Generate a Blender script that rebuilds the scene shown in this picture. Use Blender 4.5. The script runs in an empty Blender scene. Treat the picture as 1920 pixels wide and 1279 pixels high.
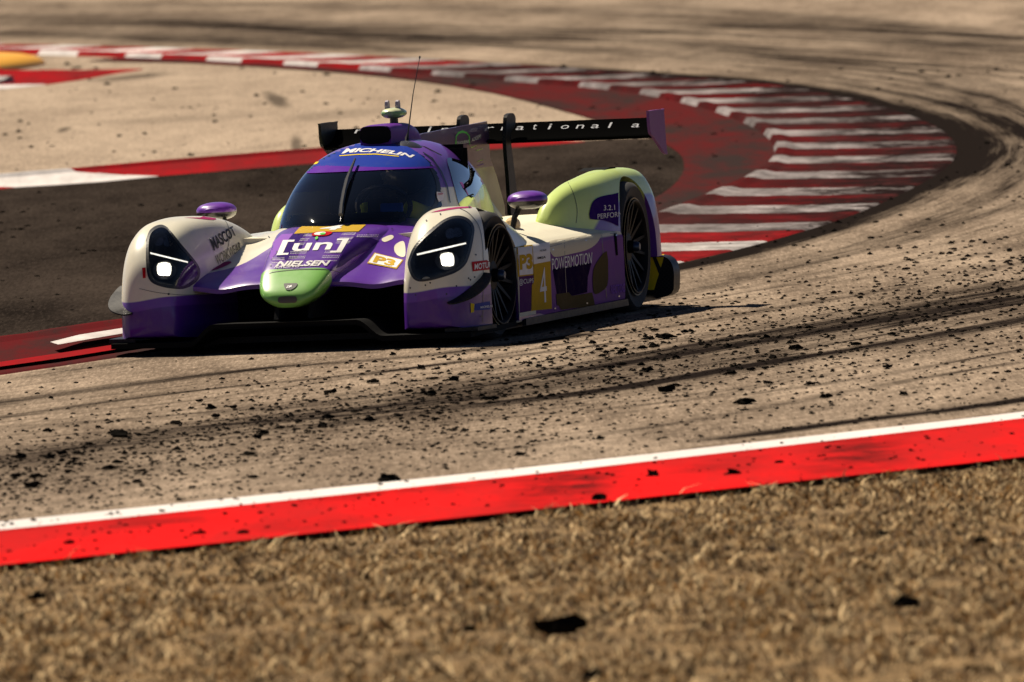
import bpy, bmesh, math, random
import numpy as np
from mathutils import Vector, Matrix
from mathutils.bvhtree import BVHTree
rng = np.random.default_rng(7); random.seed(7)
SC = bpy.context.scene; COL = SC.collection
R = math.radians
# ---------------------------------------------------------------- camera
FPX, DIST, CAMH = 21333.0, 57.3, 2.306
PITCH, ROLL, YAW, CARX = R(2.308), R(-2.5), R(14.396), -0.932
IW, IH = 1920.0, 1279.0
c_f = np.array([0, math.cos(PITCH), -math.sin(PITCH)]); c_r0 = np.array([1., 0, 0]); c_u0 = np.cross(c_r0, c_f)
c_r = math.cos(ROLL)*c_r0 + math.sin(ROLL)*c_u0; c_u = -math.sin(ROLL)*c_r0 + math.cos(ROLL)*c_u0
c_o = np.array([0, -DIST, CAMH])
cam = bpy.data.cameras.new('camera'); camo = bpy.data.objects.new('camera', cam); COL.objects.link(camo)
cam.sensor_width = 36.0; cam.lens = 36.0*FPX/IW; cam.clip_start = 1.0; cam.clip_end = 4000
camo.matrix_world = Matrix(((c_r[0], c_u[0], -c_f[0], c_o[0]), (c_r[1], c_u[1], -c_f[1], c_o[1]), (c_r[2], c_u[2], -c_f[2], c_o[2]), (0, 0, 0, 1)))
cam.dof.use_dof = True; cam.dof.focus_distance = 57.4; cam.dof.aperture_fstop = 7.5
SC.camera = camo
# ---------------------------------------------------------------- light
SUN = Vector((-0.50, 0.62, 1.0)).normalized()
w = bpy.data.worlds.new('World'); SC.world = w; w.use_nodes = True
nt = w.node_tree; bg = nt.nodes['Background']
sky = nt.nodes.new('ShaderNodeTexSky'); sky.sky_type = 'NISHITA'; sky.sun_disc = False
sky.sun_elevation = math.asin(SUN.z); sky.sun_rotation = math.atan2(SUN.x, SUN.y)
sky.dust_density = 0.15; sky.air_density = 0.32
nt.links.new(sky.outputs[0], bg.inputs[0]); bg.inputs[1].default_value = 0.05
sl = bpy.data.lights.new('sun', 'SUN'); sl.energy = 5.0; sl.angle = R(0.5); sl.color = (1.0, 0.88, 0.71)
so = bpy.data.objects.new('sun', sl); COL.objects.link(so)
so.rotation_euler = SUN.to_track_quat('Z', 'Y').to_euler(); so.location = (0, 0, 30)
SC.view_settings.view_transform = 'Standard'; SC.view_settings.look = 'None'
SC.view_settings.exposure = 0.58; SC.view_settings.gamma = 1.0
# ---------------------------------------------------------------- materials
MATS = {}
class NT:
    def __init__(s, name):
        s.m = bpy.data.materials.new(name); s.m.use_nodes = True; s.t = s.m.node_tree
        s.b = s.t.nodes['Principled BSDF']; MATS[name] = s.m
    def n(s, typ, **kw):
        nd = s.t.nodes.new(typ)
        for k, v in kw.items(): setattr(nd, k, v)
        return nd
    def l(s, a, b): s.t.links.new(a, b)
    def val(s, sock, v):
        if hasattr(v, 'node') or hasattr(v, 'links'): s.l(v, sock)
        else: sock.default_value = v
    def math(s, op, a, b=0.0, c=0.0, clamp=False):
        nd = s.n('ShaderNodeMath', operation=op); nd.use_clamp = clamp
        s.val(nd.inputs[0], a); s.val(nd.inputs[1], b); s.val(nd.inputs[2], c); return nd.outputs[0]
    def noise(s, vec, scale, detail=4, rough=.6, dist=0.0):
        nd = s.n('ShaderNodeTexNoise'); nd.inputs['Scale'].default_value = scale; nd.inputs['Detail'].default_value = detail
        nd.inputs['Roughness'].default_value = rough; nd.inputs['Distortion'].default_value = dist
        if vec is not None: s.l(vec, nd.inputs['Vector'])
        return nd.outputs['Fac']
    def ramp(s, fac, lo, hi):
        nd = s.n('ShaderNodeMapRange'); nd.interpolation_type = 'SMOOTHSTEP'; s.val(nd.inputs[0], fac); nd.inputs[1].default_value = lo; nd.inputs[2].default_value = hi
        return nd.outputs[0]
    def mix(s, fac, a, b, typ='MIX'):
        nd = s.n('ShaderNodeMix', data_type='RGBA', blend_type=typ); s.val(nd.inputs[0], fac)
        for i, v in ((6, a), (7, b)):
            if isinstance(v, tuple): nd.inputs[i].default_value = (*v[:3], 1)
            else: s.l(v, nd.inputs[i])
        return nd.outputs[2]
    def mapping(s, vec, scale):
        nd = s.n('ShaderNodeMapping'); s.l(vec, nd.inputs[0]); nd.inputs['Scale'].default_value = scale; return nd.outputs[0]
    def bump(s, h, strength, dist):
        nd = s.n('ShaderNodeBump'); nd.inputs['Strength'].default_value = strength; nd.inputs['Distance'].default_value = dist
        s.l(h, nd.inputs['Height']); s.l(nd.outputs[0], s.b.inputs['Normal'])
    def attr(s, name):
        nd = s.n('ShaderNodeAttribute'); nd.attribute_name = name; return nd
    def objc(s): return s.n('ShaderNodeTexCoord').outputs['Object']
    def xyz(s, vec): nd = s.n('ShaderNodeSeparateXYZ'); s.l(vec, nd.inputs[0]); return nd.outputs
    def base(s, col, rough=.5, **kw):
        if isinstance(col, tuple): s.b.inputs['Base Color'].default_value = (*col, 1)
        else: s.l(col, s.b.inputs['Base Color'])
        s.val(s.b.inputs['Roughness'], rough)
        for k, v in kw.items(): s.val(s.b.inputs[k], v)
        return s.m
PURPLE = (0.105, 0.022, 0.30); DPURPLE = (0.035, 0.012, 0.13); LILAC = (0.26, 0.11, 0.46)
CREAM = (0.70, 0.66, 0.52); LIME = (0.58, 0.72, 0.21); GREEN = (0.19, 0.45, 0.085); GOLD = (0.52, 0.33, 0.035)
def simple(name, col, rough=.45, **kw):
    if name in MATS: return MATS[name]
    return NT(name).base(col, rough, **kw)
def paint_dirt(k, col):
    o = k.objc(); n = k.noise(o, 9, 5, .7); g = k.noise(o, 160, 2, .5)
    f = k.math('MULTIPLY', k.ramp(n, .48, .78), .18)
    sp = k.math('MULTIPLY', k.ramp(g, .66, .72), .35)
    z = k.xyz(o)[2]; low = k.math('MULTIPLY', k.math('SUBTRACT', 1.0, k.ramp(z, .1, .42)), k.ramp(n, .35, .7))
    c = k.mix(k.math('MULTIPLY', f, .6), col, (.22, .17, .12)); c = k.mix(k.math('MULTIPLY', sp, low), c, (.04, .03, .025))
    return k.mix(k.math('MULTIPLY', low, .10), c, (.20, .15, .10)), k.math('ADD', .22, k.math('MULTIPLY', n, .25))
def paint(name, col):
    if name in MATS: return MATS[name]
    k = NT(name); c, r = paint_dirt(k, col)
    return k.base(c, r, **{'Coat Weight': .0, 'Specular IOR Level': .025})
def paint_bands(name, fn, coat=.45, spec=.35):
    k = NT(name); col = fn(k, k.xyz(k.objc())); c, r = paint_dirt(k, col)
    return k.base(c, r, **{'Coat Weight': coat, 'Coat Roughness': .05, 'Specular IOR Level': spec})
def step(k, v, e, s=.004): return k.ramp(v, e-s, e+s)
M_purple = paint('purple_paint', PURPLE); M_dpurple = paint('dark_purple_paint', DPURPLE); M_lilac = paint('lilac_paint', LILAC)
M_cream = paint('cream_paint', CREAM); M_lime = paint('lime_paint', LIME); M_green = paint('green_paint', GREEN); M_gold = paint('gold_vinyl', GOLD)
M_white = paint('white_vinyl', (.78, .76, .74)); M_red = paint('red_vinyl', (.45, .01, .015)); M_blue = paint('blue_vinyl', (.02, .045, .30)); M_yellow = paint('yellow_vinyl', (.75, .55, .02))
M_black = simple('black_vinyl', (.012, .012, .013), .35); M_olive = paint('olive_bronze_vinyl', (.10, .075, .035)); M_magenta = paint('magenta_vinyl', (.35, .03, .12))
M_ltgreen = simple('bright_green_vinyl', (.10, .55, .05), .4); M_silver = simple('silver', (.6, .6, .6), .3, Metallic=1.0)
def carbon():
    k = NT('carbon_fibre'); o = k.objc()
    ck = k.n('ShaderNodeTexChecker'); ck.inputs['Scale'].default_value = 90; k.l(o, ck.inputs[0])
    c = k.mix(ck.outputs['Fac'], (.010, .010, .011), (.022, .021, .02)); n = k.noise(o, 30, 4)
    return k.base(c, k.math('ADD', .30, k.math('MULTIPLY', n, .25)), **{'Specular IOR Level': .12})
M_carbon = carbon(); M_matblack = simple('matt_black', (.006, .006, .006), .7, **{'Specular IOR Level': .04})
def tyre_mat():
    k = NT('tyre_rubber'); n = k.noise(k.objc(), 40, 5); c = k.mix(n, (.012, .012, .012), (.035, .032, .03)); k.bump(n, .3, .002); return k.base(c, .75)
M_tyre = tyre_mat(); M_rim = simple('black_wheel_paint', (.005, .005, .006), .45, **{'Specular IOR Level': .12})
M_goldring = simple('tan_tyre_stripe', (.38, .29, .15), .55)
def glass(name, tint, refl):
    k = NT(name); t = k.t; t.nodes.remove(k.b); out = t.nodes['Material Output']
    tr = k.n('ShaderNodeBsdfTransparent'); tr.inputs[0].default_value = (*tint, 1)
    gl = k.n('ShaderNodeBsdfGlossy'); gl.inputs['Roughness'].default_value = .03; gl.inputs[0].default_value = (.9, .95, 1, 1)
    fr = k.n('ShaderNodeFresnel'); fr.inputs[0].default_value = refl; mx = k.n('ShaderNodeMixShader')
    k.l(fr.outputs[0], mx.inputs[0]); k.l(tr.outputs[0], mx.inputs[1]); k.l(gl.outputs[0], mx.inputs[2]); k.l(mx.outputs[0], out.inputs[0]); return k.m
M_glass = glass('windscreen_glass', (.80, .80, .86), 1.5); M_lens = glass('headlight_lens', (.72, .72, .72), 1.45)
M_sideglass = simple('dark_side_glass', (.005, .005, .006), .02, **{'Specular IOR Level': .9, 'Coat Weight': 1.0, 'Coat Roughness': .01, 'Coat IOR': 2.0})
def emit(name, col, st):
    k = NT(name); k.base((.8, .8, .8), .3); k.b.inputs['Emission Color'].default_value = (*col, 1); k.b.inputs['Emission Strength'].default_value = st; return k.m
M_lamp = emit('lit_lamp', (1, .90, .70), .9); M_led = emit('led_element', (1, .95, .85), 30.0); M_strip = emit('light_strip', (1, .93, .8), .9)
# ---------------------------------------------------------------- helpers
def link(name, me, mat=None, parent=None, smooth=False):
    o = bpy.data.objects.new(name, me); COL.objects.link(o)
    if mat is not None and not me.materials: me.materials.append(mat)
    if parent is not None: o.parent = parent
    if smooth:
        me.polygons.foreach_set('use_smooth', np.ones(len(me.polygons), bool))
    return o
def tag(o, label=None, cat=None, group=None, kind=None):
    for k, v in (('label', label), ('category', cat), ('group', group), ('kind', kind)):
        if v: o[k] = v
    return o
def from_bm(bm, name='m'):
    me = bpy.data.meshes.new(name); bm.normal_update(); bm.to_mesh(me); bm.free(); return me
def pyd(v, f, name='m'):
    me = bpy.data.meshes.new(name); me.from_pydata([tuple(p) for p in v], [], f); me.update(); return me
def hermite(ts, vals, t):
    ts = np.asarray(ts, float); vals = np.asarray(vals, float); n = len(ts)
    d = (vals[1:]-vals[:-1])/(ts[1:]-ts[:-1])[:, None]; m = np.zeros_like(vals)
    m[0] = d[0]; m[-1] = d[-1]
    m[1:-1] = np.where(d[:-1]*d[1:] <= 0, 0, 2*d[:-1]*d[1:]/np.where(np.abs(d[:-1]+d[1:]) < 1e-12, 1, d[:-1]+d[1:]))
    t = np.clip(t, ts[0], ts[-1]); i = np.clip(np.searchsorted(ts, t, 'right')-1, 0, n-2)
    h = (ts[i+1]-ts[i])[:, None]; s = ((t-ts[i])/(ts[i+1]-ts[i]))[:, None]
    return ((2*s**3-3*s**2+1)*vals[i]+(s**3-2*s**2+s)*h*m[i]+(-2*s**3+3*s**2)*vals[i+1]+(s**3-s**2)*h*m[i+1])
def grid_faces(nu, nv, wrap=False):
    f = []
    for i in range(nu-1):
        for j in range(nv-1 if not wrap else nv):
            k = (j+1) % nv; f.append((i*nv+j, (i+1)*nv+j, (i+1)*nv+k, i*nv+k))
    return f
def closed_loft(rings):
    """rings: (nu,nv,3) closed loops; caps both ends"""
    nu, nv = rings.shape[:2]; f = grid_faces(nu, nv, True)
    f.append(tuple(range(nv))); f.append(tuple((nu-1)*nv+j for j in range(nv-1, -1, -1)))
    me = pyd(rings.reshape(-1, 3), f)
    bm = bmesh.new(); bm.from_mesh(me); bmesh.ops.recalc_face_normals(bm, faces=bm.faces); bm.to_mesh(me); bm.free(); return me
def super_rings(secs, n_u, n_v, closed=False, mirror=1, zc=.5, nl=None):
    """secs rows: x, yi, yo, zb, zt, n ; half-superellipse on a flat base (or closed superellipse)"""
    s = np.array(secs, float); o = np.argsort(s[:, 0]); s = s[o]; x = s[:, 0]
    # denser near the ends of the loft
    t = np.linspace(0, 1, n_u); cum = np.concatenate([[0], np.cumsum(np.sqrt(np.diff(x)**2+(np.abs(np.diff(s[:, 1:5], axis=0)).sum(1)*.7)**2))]); cum /= cum[-1]
    xs = np.interp(t, cum, x); v = hermite(x, s[:, 1:], xs)
    out = np.zeros((n_u, n_v + (0 if closed else 2), 3))
    for i, (yi, yo, zb, zt, n) in enumerate(v):
        yc, a = (yi+yo)/2, (yo-yi)/2
        if closed:
            th = np.linspace(0, 2*math.pi, n_v, endpoint=False); c, sn = np.cos(th), np.sin(th)
            ex = np.where(sn >= 0, 2/n, 2/(nl or n)); y = yc + a*np.sign(c)*np.abs(c)**ex; z0 = zb+zc*(zt-zb); z = z0 + np.where(sn > 0, zt-z0, z0-zb)*np.sign(sn)*np.abs(sn)**ex
        else:
            th = np.linspace(0, math.pi, n_v); c, sn = np.cos(th), np.clip(np.sin(th), 0, 1)
            y = yc - a*np.sign(c)*np.abs(c)**(2/n); z = zb + (zt-zb)*sn**(2/n)
            y = np.concatenate([y, [yo-.25*(yo-yi), yi+.25*(yo-yi)]]); z = np.concatenate([z, [zb-.002, zb-.002]])
        out[i, :, 0] = xs[i]; out[i, :, 1] = y*mirror; out[i, :, 2] = z
    return out
def box_bm(bm, c, s, bev=0.0, rot=None):
    r = bmesh.ops.create_cube(bm, size=1.0); vs = r['verts']
    for v in vs:
        p = Vector((v.co.x*s[0], v.co.y*s[1], v.co.z*s[2]))
        if rot is not None: p = rot @ p
        v.co = p + Vector(c)
    if bev: bmesh.ops.bevel(bm, geom=[e for e in bm.edges if e.verts[0] in vs], offset=bev, segments=2, affect='EDGES')
def box(name, c, s, mat, parent=None, bev=.004, rot=None):
    bm = bmesh.new(); box_bm(bm, c, s, bev, rot); return link(name, from_bm(bm), mat, parent)
def tube_me(pts, rad, seg=8):
    pts = [Vector(p) for p in pts]; n = len(pts); rad = rad if hasattr(rad, '__len__') else [rad]*n; v = []; f = []
    for i, p in enumerate(pts):
        d = (pts[min(i+1, n-1)]-pts[max(i-1, 0)]).normalized(); a = d.orthogonal().normalized() if abs(d.z) > .9 else d.cross(Vector((0, 0, 1))).normalized(); b = d.cross(a)
        for j in range(seg):
            t = 2*math.pi*j/seg; v.append(p + rad[i]*(math.cos(t)*a+math.sin(t)*b))
    f = grid_faces(n, seg, True); f += [tuple(range(seg-1, -1, -1)), tuple((n-1)*seg+j for j in range(seg))]
    return pyd(v, f)
def plate(poly, axis, a, b):
    """extrude a 2-D outline along axis ('x','y','z') from a to b"""
    n = len(poly); mk = {'y': lambda p, t: (p[0], t, p[1]), 'x': lambda p, t: (t, p[0], p[1]), 'z': lambda p, t: (p[0], p[1], t)}[axis]
    v = [mk(p, a) for p in poly]+[mk(p, b) for p in poly]
    f = [tuple(range(n)), tuple(range(2*n-1, n-1, -1))]+[(i, n+i, n+(i+1) % n, (i+1) % n) for i in range(n)]
    me = pyd(v, f); bm = bmesh.new(); bm.from_mesh(me); bmesh.ops.recalc_face_normals(bm, faces=bm.faces); bm.to_mesh(me); bm.free(); return me
def smooth_poly(pts, k=8, closed=True):
    p = np.array(pts, float); n = len(p); out = []
    for i in range(n if closed else n-1):
        g = (lambda j: p[j % n]) if closed else (lambda j: p[min(max(j, 0), n-1)])
        p0, p1, p2, p3 = g(i-1), g(i), g(i+1), g(i+2)
        for t in np.arange(k)/k:
            out.append(.5*((2*p1)+(p2-p0)*t+(2*p0-5*p1+4*p2-p3)*t*t+(3*p1-p0-3*p2+p3)*t**3))
    if not closed: out.append(p[-1])
    return np.array(out)
def boolean(o, cutter_me, op='DIFFERENCE'):
    c = bpy.data.objects.new('cut', cutter_me); COL.objects.link(c); c.parent = o.parent
    m = o.modifiers.new('b', 'BOOLEAN'); m.object = c; m.operation = op; m.solver = 'EXACT'
    bpy.context.view_layer.update(); dg = bpy.context.evaluated_depsgraph_get()
    me = bpy.data.meshes.new_from_object(o.evaluated_get(dg)); o.modifiers.clear(); o.data = me; bpy.data.objects.remove(c)
def shade(o, ang=35):
    me = o.data; me.polygons.foreach_set('use_smooth', np.ones(len(me.polygons), bool))
    try: me.set_sharp_from_angle(angle=R(ang))
    except Exception: pass
# pixels of the photograph (1920 wide) to rays
def pray(px, py):
    d = c_f*FPX + c_r*(px-IW/2) - c_u*(py-IH/2); return d/np.linalg.norm(d)
# ---------------------------------------------------------------- ground
def gz(Y):
    Y = np.asarray(Y, float); s = .0075; a = 14.0; wd = 9.0
    return s*((Y-a)+np.sqrt((Y-a)**2+wd*wd)) - s*((-40-a)+np.sqrt((-40-a)**2+wd*wd))
def toground(px, py):
    d = pray(px, py); t = 50.0
    for _ in range(60):
        p = c_o + d*t; t += (p[2]-float(gz(p[1])))/(-d[2]+.015)*.9
    return (c_o+d*t)[:2]
def gpoly(pts, smooth=0, closed=False):
    a = np.array([toground(*p) for p in pts])
    return smooth_poly(a, smooth, closed) if smooth else a
def drape(poly, lift, step_y=2.0, step_x=None):
    bm = bmesh.new(); vs = [bm.verts.new((p[0], p[1], 0)) for p in poly]; bm.faces.new(vs)
    bmesh.ops.triangulate(bm, faces=bm.faces[:])
    y0, y1 = min(p[1] for p in poly), max(p[1] for p in poly); y = y0+step_y
    while y < y1:
        bmesh.ops.bisect_plane(bm, geom=bm.verts[:]+bm.edges[:]+bm.faces[:], plane_co=(0, y, 0), plane_no=(0, 1, 0)); y += step_y*(1 if y < 120 else 6)
    for v in bm.verts: v.co.z = float(gz(v.co.y))+lift
    bmesh.ops.recalc_face_normals(bm, faces=bm.faces[:])
    if sum(f.normal.z for f in bm.faces) < 0: bmesh.ops.reverse_faces(bm, faces=bm.faces[:])
    return from_bm(bm)
def asphalt(name, c1, c2, dark, spots=(), rough=.8, use_rub=False):
    k = NT(name); o = k.objc()
    big = k.noise(k.mapping(o, (.9, .18, 1)), 1.0, 6, .62); mid = k.noise(k.mapping(o, (2.2, .5, 1)), 2.0, 5, .65); fine = k.noise(k.mapping(o, (1, .07, 1)), 55, 3, .75)
    c = k.mix(k.ramp(big, .3, .7), c1, c2); c = k.mix(k.math('MULTIPLY', k.ramp(mid, .45, .75), .35), c, dark)
    c = k.mix(k.math('MULTIPLY', k.math('SUBTRACT', fine, .49), 2.2, clamp=True), c, tuple(x*.35 for x in c1))
    c = k.mix(k.math('MULTIPLY', k.math('SUBTRACT', .48, fine), 2.4, clamp=True), c, tuple(min(1, x*1.5) for x in c2))
    if use_rub:
        uv = k.n('ShaderNodeUVMap').outputs[0]
        st = k.noise(k.mapping(uv, (.05, 2.2, 1)), 3.0, 6, .7); st2 = k.noise(k.mapping(uv, (.09, 9, 1)), 3.0, 4, .7)
        rub = k.attr('rubber').outputs['Fac']
        s1 = k.math('MULTIPLY', k.ramp(st, .44, .70), .32); s2 = k.math('MULTIPLY', k.ramp(st2, .48, .70), .38)
        st3 = k.noise(k.mapping(uv, (.025, 24, 1)), 3.0, 4, .75); streak = k.math('ADD', k.math('ADD', s1, s2), k.math('MULTIPLY', k.ramp(st3, .52, .66), .30))
        tex = k.math('ADD', .30, k.math('ADD', k.math('MULTIPLY', st2, 1.3), k.math('MULTIPLY', mid, .6)))
        tot = k.math('ADD', k.math('MULTIPLY', rub, tex), streak, clamp=True)
        c = k.mix(tot, c, dark)
    for (px, py, rx, ry, sl_, st_) in spots:      # tyre smudges with soft edges
        x0, y0 = toground(px, py); q = k.xyz(o); dx = k.math('SUBTRACT', q[0], float(x0)); dy = k.math('SUBTRACT', q[1], float(y0)); dx = k.math('SUBTRACT', dx, k.math('MULTIPLY', dy, sl_))
        d = k.math('SQRT', k.math('ADD', k.math('POWER', k.math('ABSOLUTE', k.math('DIVIDE', dx, rx)), 2.0), k.math('POWER', k.math('ABSOLUTE', k.math('DIVIDE', dy, ry)), 2.0)))
        d = k.math('ADD', d, k.math('MULTIPLY', k.math('SUBTRACT', mid, .5), 1.4)); c = k.mix(k.math('MULTIPLY', k.math('SUBTRACT', 1.0, k.ramp(d, .35, 1.25)), st_), c, (.035, .028, .024))
    k.bump(fine, .5, .006)
    return k.base(c, rough, **{'Specular IOR Level': .0})
TAN1, TAN2, RUB = (.19, .144, .107), (.38, .296, .222), (.013, .010, .009)
M_track = asphalt('track_asphalt', TAN1, TAN2, RUB, use_rub=True, rough=.78)
M_conc = asphalt('pale_runoff', (.27, .21, .158), (.39, .308, .232), (.08, .065, .052), spots=((518, 188, .10, 2.4, -.05, .75), (556, 272, .06, 2.6, -.02, .7), (120, 244, .06, .8, 0, .7), (250, 145, .35, 1.2, .2, .7), (640, 215, .5, 1.5, .1, .35), (330, 225, .8, 1.0, .2, .25)))
M_dark = asphalt('dark_asphalt', (.014, .011, .0095), (.044, .034, .028), (.006, .005, .005))
def redpaint(name, col, wear):
    k = NT(name); o = k.objc(); n = k.noise(k.mapping(o, (1.0, .16, 1)), 1.3, 6, .7); m = k.noise(k.mapping(o, (3, .6, 1)), 4, 5, .7); f = k.noise(o, 60, 2)
    c = k.mix(k.math('MULTIPLY', k.ramp(n, .38, .64), wear), col, (.025, .020, .020)); c = k.mix(k.math('MULTIPLY', k.ramp(m, .52, .8), wear*.7), c, (.03, .022, .02))
    c = k.mix(k.math('MULTIPLY', f, .16), c, (.10, .07, .06)); k.bump(f, .3, .004)
    sc = k.attr('scuff').outputs['Fac']; st_ = k.noise(k.mapping(o, (1.6, 1.1, 1)), 1.5, 6, .75); c = k.mix(k.math('MULTIPLY', k.math('MULTIPLY', sc, 1.15), k.ramp(st_, .30, .66), clamp=True), c, (.016, .010, .010))
    return k.base(c, .7, **{'Specular IOR Level': .0})
M_redwash = redpaint('worn_red_paint', (.085, .009, .011), .95)
M_redstrip = redpaint('fresh_red_paint', (.70, .008, .010), .34); M_whiteline = redpaint('white_line_paint', (.74, .70, .68), .12)
M_kred = redpaint('kerb_red_paint', (.32, .005, .010), .5); M_kwhite = redpaint('kerb_white_paint', (.70, .66, .64), .38)
M_kredw = redpaint('rubbered_kerb_red', (.115, .004, .007), .7); M_kwhitew = redpaint('rubbered_kerb_white', (.44, .40, .40), .6)
M_kreddull = redpaint('dull_kerb_red', (.10, .008, .011), .9)
def soil():
    k = NT('dry_soil'); o = k.objc(); n = k.noise(k.mapping(o, (1, .5, 1)), 6, 6, .7); m = k.noise(k.mapping(o, (1, .6, 1)), .8, 4)
    c = k.mix(k.ramp(n, .3, .7), (.06, .036, .016), (.26, .17, .08)); c = k.mix(k.math('MULTIPLY', k.ramp(m, .5, .7), .4), c, (.30, .21, .12)); k.bump(n, .6, .02); return k.base(c, .9, **{'Specular IOR Level': .05})
M_soil = soil()
ground = link('ground', drape([(-900, -70), (900, -70), (900, 1500), (-900, 1500)], -.012, 2.0), M_soil); tag(ground, 'dry brown earth reaching to the horizon', 'ground', kind='structure')
# inner (kerb side) and outer track edges
INNER = [(-420, 765), (-200, 733), (0, 705), (320, 657), (700, 597), (1000, 548), (1300, 489), (1500, 437), (1620, 396), (1715, 352), (1772, 318), (1793, 288), (1785, 262), (1750, 236), (1690, 212), (1600, 187), (1450, 160), (1200, 139), (900, 118), (600, 102), (300, 91), (0, 84), (-400, 78)]
inner = gpoly(INNER, 16)
o_near = gpoly([(-420, 1035), (0, 992), (480, 945), (960, 897), (1440, 842), (1920, 781)], 8)
outer = np.concatenate([o_near, smooth_poly([o_near[-1], (4.6, -3), (8.3, 8), (11.5, 28), (11.5, 52), (8, 74), (1, 92), (-14, 108)], 16, False)[1:]])
def resample(p, n):
    s = np.concatenate([[0], np.cumsum(np.linalg.norm(np.diff(p, axis=0), axis=1))]); t = np.linspace(0, s[-1], n)
    return np.stack([np.interp(t, s, p[:, i]) for i in range(2)], 1)
def seg_dist(P, line):
    best = np.full(len(P), 1e9)
    for a, b in zip(line[:-1], line[1:]):
        ab = b-a; t = np.clip(((P-a)@ab)/max(ab@ab, 1e-9), 0, 1); d = np.linalg.norm(P-(a+t[:, None]*ab), axis=1); best = np.minimum(best, d)
    return best
def track():
    nu, nv = 420, 200; a = resample(inner, nu); b = resample(outer, nu)
    t = np.linspace(0, 1, nv); G = a[:, None]*(1-t)[None, :, None] + b[:, None]*t[None, :, None]
    P = G.reshape(-1, 2); z = gz(P[:, 1])+.004
    me = pyd(np.concatenate([P, z[:, None]], 1), grid_faces(nu, nv))
    uvl = me.uv_layers.new(name='UVMap'); ul = np.repeat(np.linspace(0, 150, nu), nv); vl = np.tile(t*9, nu)
    li = np.zeros(len(me.loops), np.int32); me.loops.foreach_get('vertex_index', li)
    uvl.data.foreach_set('uv', np.stack([ul[li], vl[li]], 1).ravel())
    rub = np.zeros(len(P))
    for line, wd, st in RUBBER:
        L = gpoly(line, 6); d = seg_dist(P, L); rub += st*np.exp(-(d/wd)**2)
    Dm = seg_dist(P, resample(inner, 140)); U = np.repeat(np.linspace(0, 1, nu), nv); r3 = np.random.default_rng(21)
    for _ in range(70):
        d0 = r3.uniform(.15, 5.5); u0 = r3.uniform(.12, .85); du = r3.uniform(.06, .25); drift = r3.uniform(-1.6, 1.6); wl = r3.uniform(.035, .11)
        rub += r3.uniform(.12, .42)*np.exp(-((Dm-d0-drift*(U-u0))/wl)**2)*np.exp(-((U-u0)/du)**4)
    at = me.attributes.new('rubber', 'FLOAT', 'POINT'); at.data.foreach_set('value', np.clip(rub, 0, 1.6).astype(np.float32))
    bm = bmesh.new(); bm.from_mesh(me); bmesh.ops.recalc_face_normals(bm, faces=bm.faces[:])
    if sum(f.normal.z for f in bm.faces) < 0: bmesh.ops.reverse_faces(bm, faces=bm.faces[:])
    bm.to_mesh(me); bm.free()
    return tag(link('race_track', me, M_track), 'tan asphalt race track curving round the hairpin', 'race track', kind='structure')
RUBBER = [([(300, 40), (800, 72), (1250, 78), (1520, 110), (1700, 140), (1830, 180), (1880, 225), (1860, 275), (1790, 330)], .42, .30),
          ([(900, 80), (1400, 122), (1600, 160), (1740, 205), (1820, 255), (1815, 300), (1740, 355)], .30, .22),
          ([(700, 108), (1200, 137), (1450, 157), (1600, 184), (1690, 210), (1750, 234), (1790, 258), (1805, 285), (1790, 318), (1715, 355), (1620, 400), (1500, 441), (1300, 494), (1000, 553)], .15, .9),
          ([(0, 30), (400, 48), (800, 70), (1200, 60)], 1.6, .34), ([(0, 10), (700, 12), (1400, 40), (1920, 95)], .7, .32),
          ([(0, 62), (400, 78), (800, 95)], .5, .4), ([(1200, 10), (1600, 38), (1920, 75)], .35, .28),
          ([(-100, 772), (200, 728), (500, 692), (800, 668), (1100, 628)], .12, .6), ([(-100, 800), (300, 742), (700, 700), (1200, 640)], .07, .5),
          ([(-100, 905), (300, 835), (700, 775), (1100, 715), (1500, 640), (1920, 540)], .85, .26), ([(0, 870), (400, 800), (900, 740), (1300, 660), (1920, 560)], .25, .3),
          ([(600, 800), (1000, 752), (1300, 705), (1500, 665)], .14, .3), ([(1380, 822), (1600, 792), (1800, 768), (1960, 745)], .10, 1.0), ([(900, 850), (1300, 790), (1700, 715), (1920, 680)], .05, .45),
          ([(1240, 560), (1500, 500), (1700, 450), (1920, 380)], .10, .35)]
track()
# infield sheets
infield = np.concatenate([inner, np.array([[-40, 100], [-40, -4]])])
tag(link('infield_runoff', drape(infield, .002), M_conc), 'pale tan run-off inside the hairpin', 'run-off', kind='structure')
dk = gpoly([(-700, 415), (-300, 378), (0, 353), (200, 340), (400, 322), (600, 306), (800, 288), (1000, 274), (1150, 262), (1262, 266), (1302, 300), (1297, 340), (1252, 382), (1110, 434), (905, 500), (600, 564), (240, 622), (0, 660), (-420, 730), (-800, 705)], 4, True)
tag(link('infield_asphalt', drape(dk, .008), M_dark), 'dark asphalt patch inside the hairpin', 'asphalt', kind='structure')
def offset_line(p, d):
    t = np.gradient(p, axis=0); t /= np.linalg.norm(t, axis=1)[:, None]; n = np.stack([-t[:, 1], t[:, 0]], 1); return p+n*d
# painted red apron: between the red boundary and the kerb
inn = resample(inner, 400)
ap_in = offset_line(inn, .6); mask = ap_in[:, 1] < toground(330, 100)[1]
apron = np.concatenate([gpoly([(-420, 724), (0, 652), (240, 614), (600, 557), (900, 492), (1100, 428), (1228, 374), (1275, 336), (1280, 300), (1245, 272), (1180, 248), (1050, 208), (900, 172), (700, 144), (400, 122), (160, 116)], 6), ap_in[mask][::-1][:]])
tag(link('red_apron', drape(apron, .012), M_redwash), 'scuffed dull red painted apron behind the apex kerb', 'painted apron', kind='structure')
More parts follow.
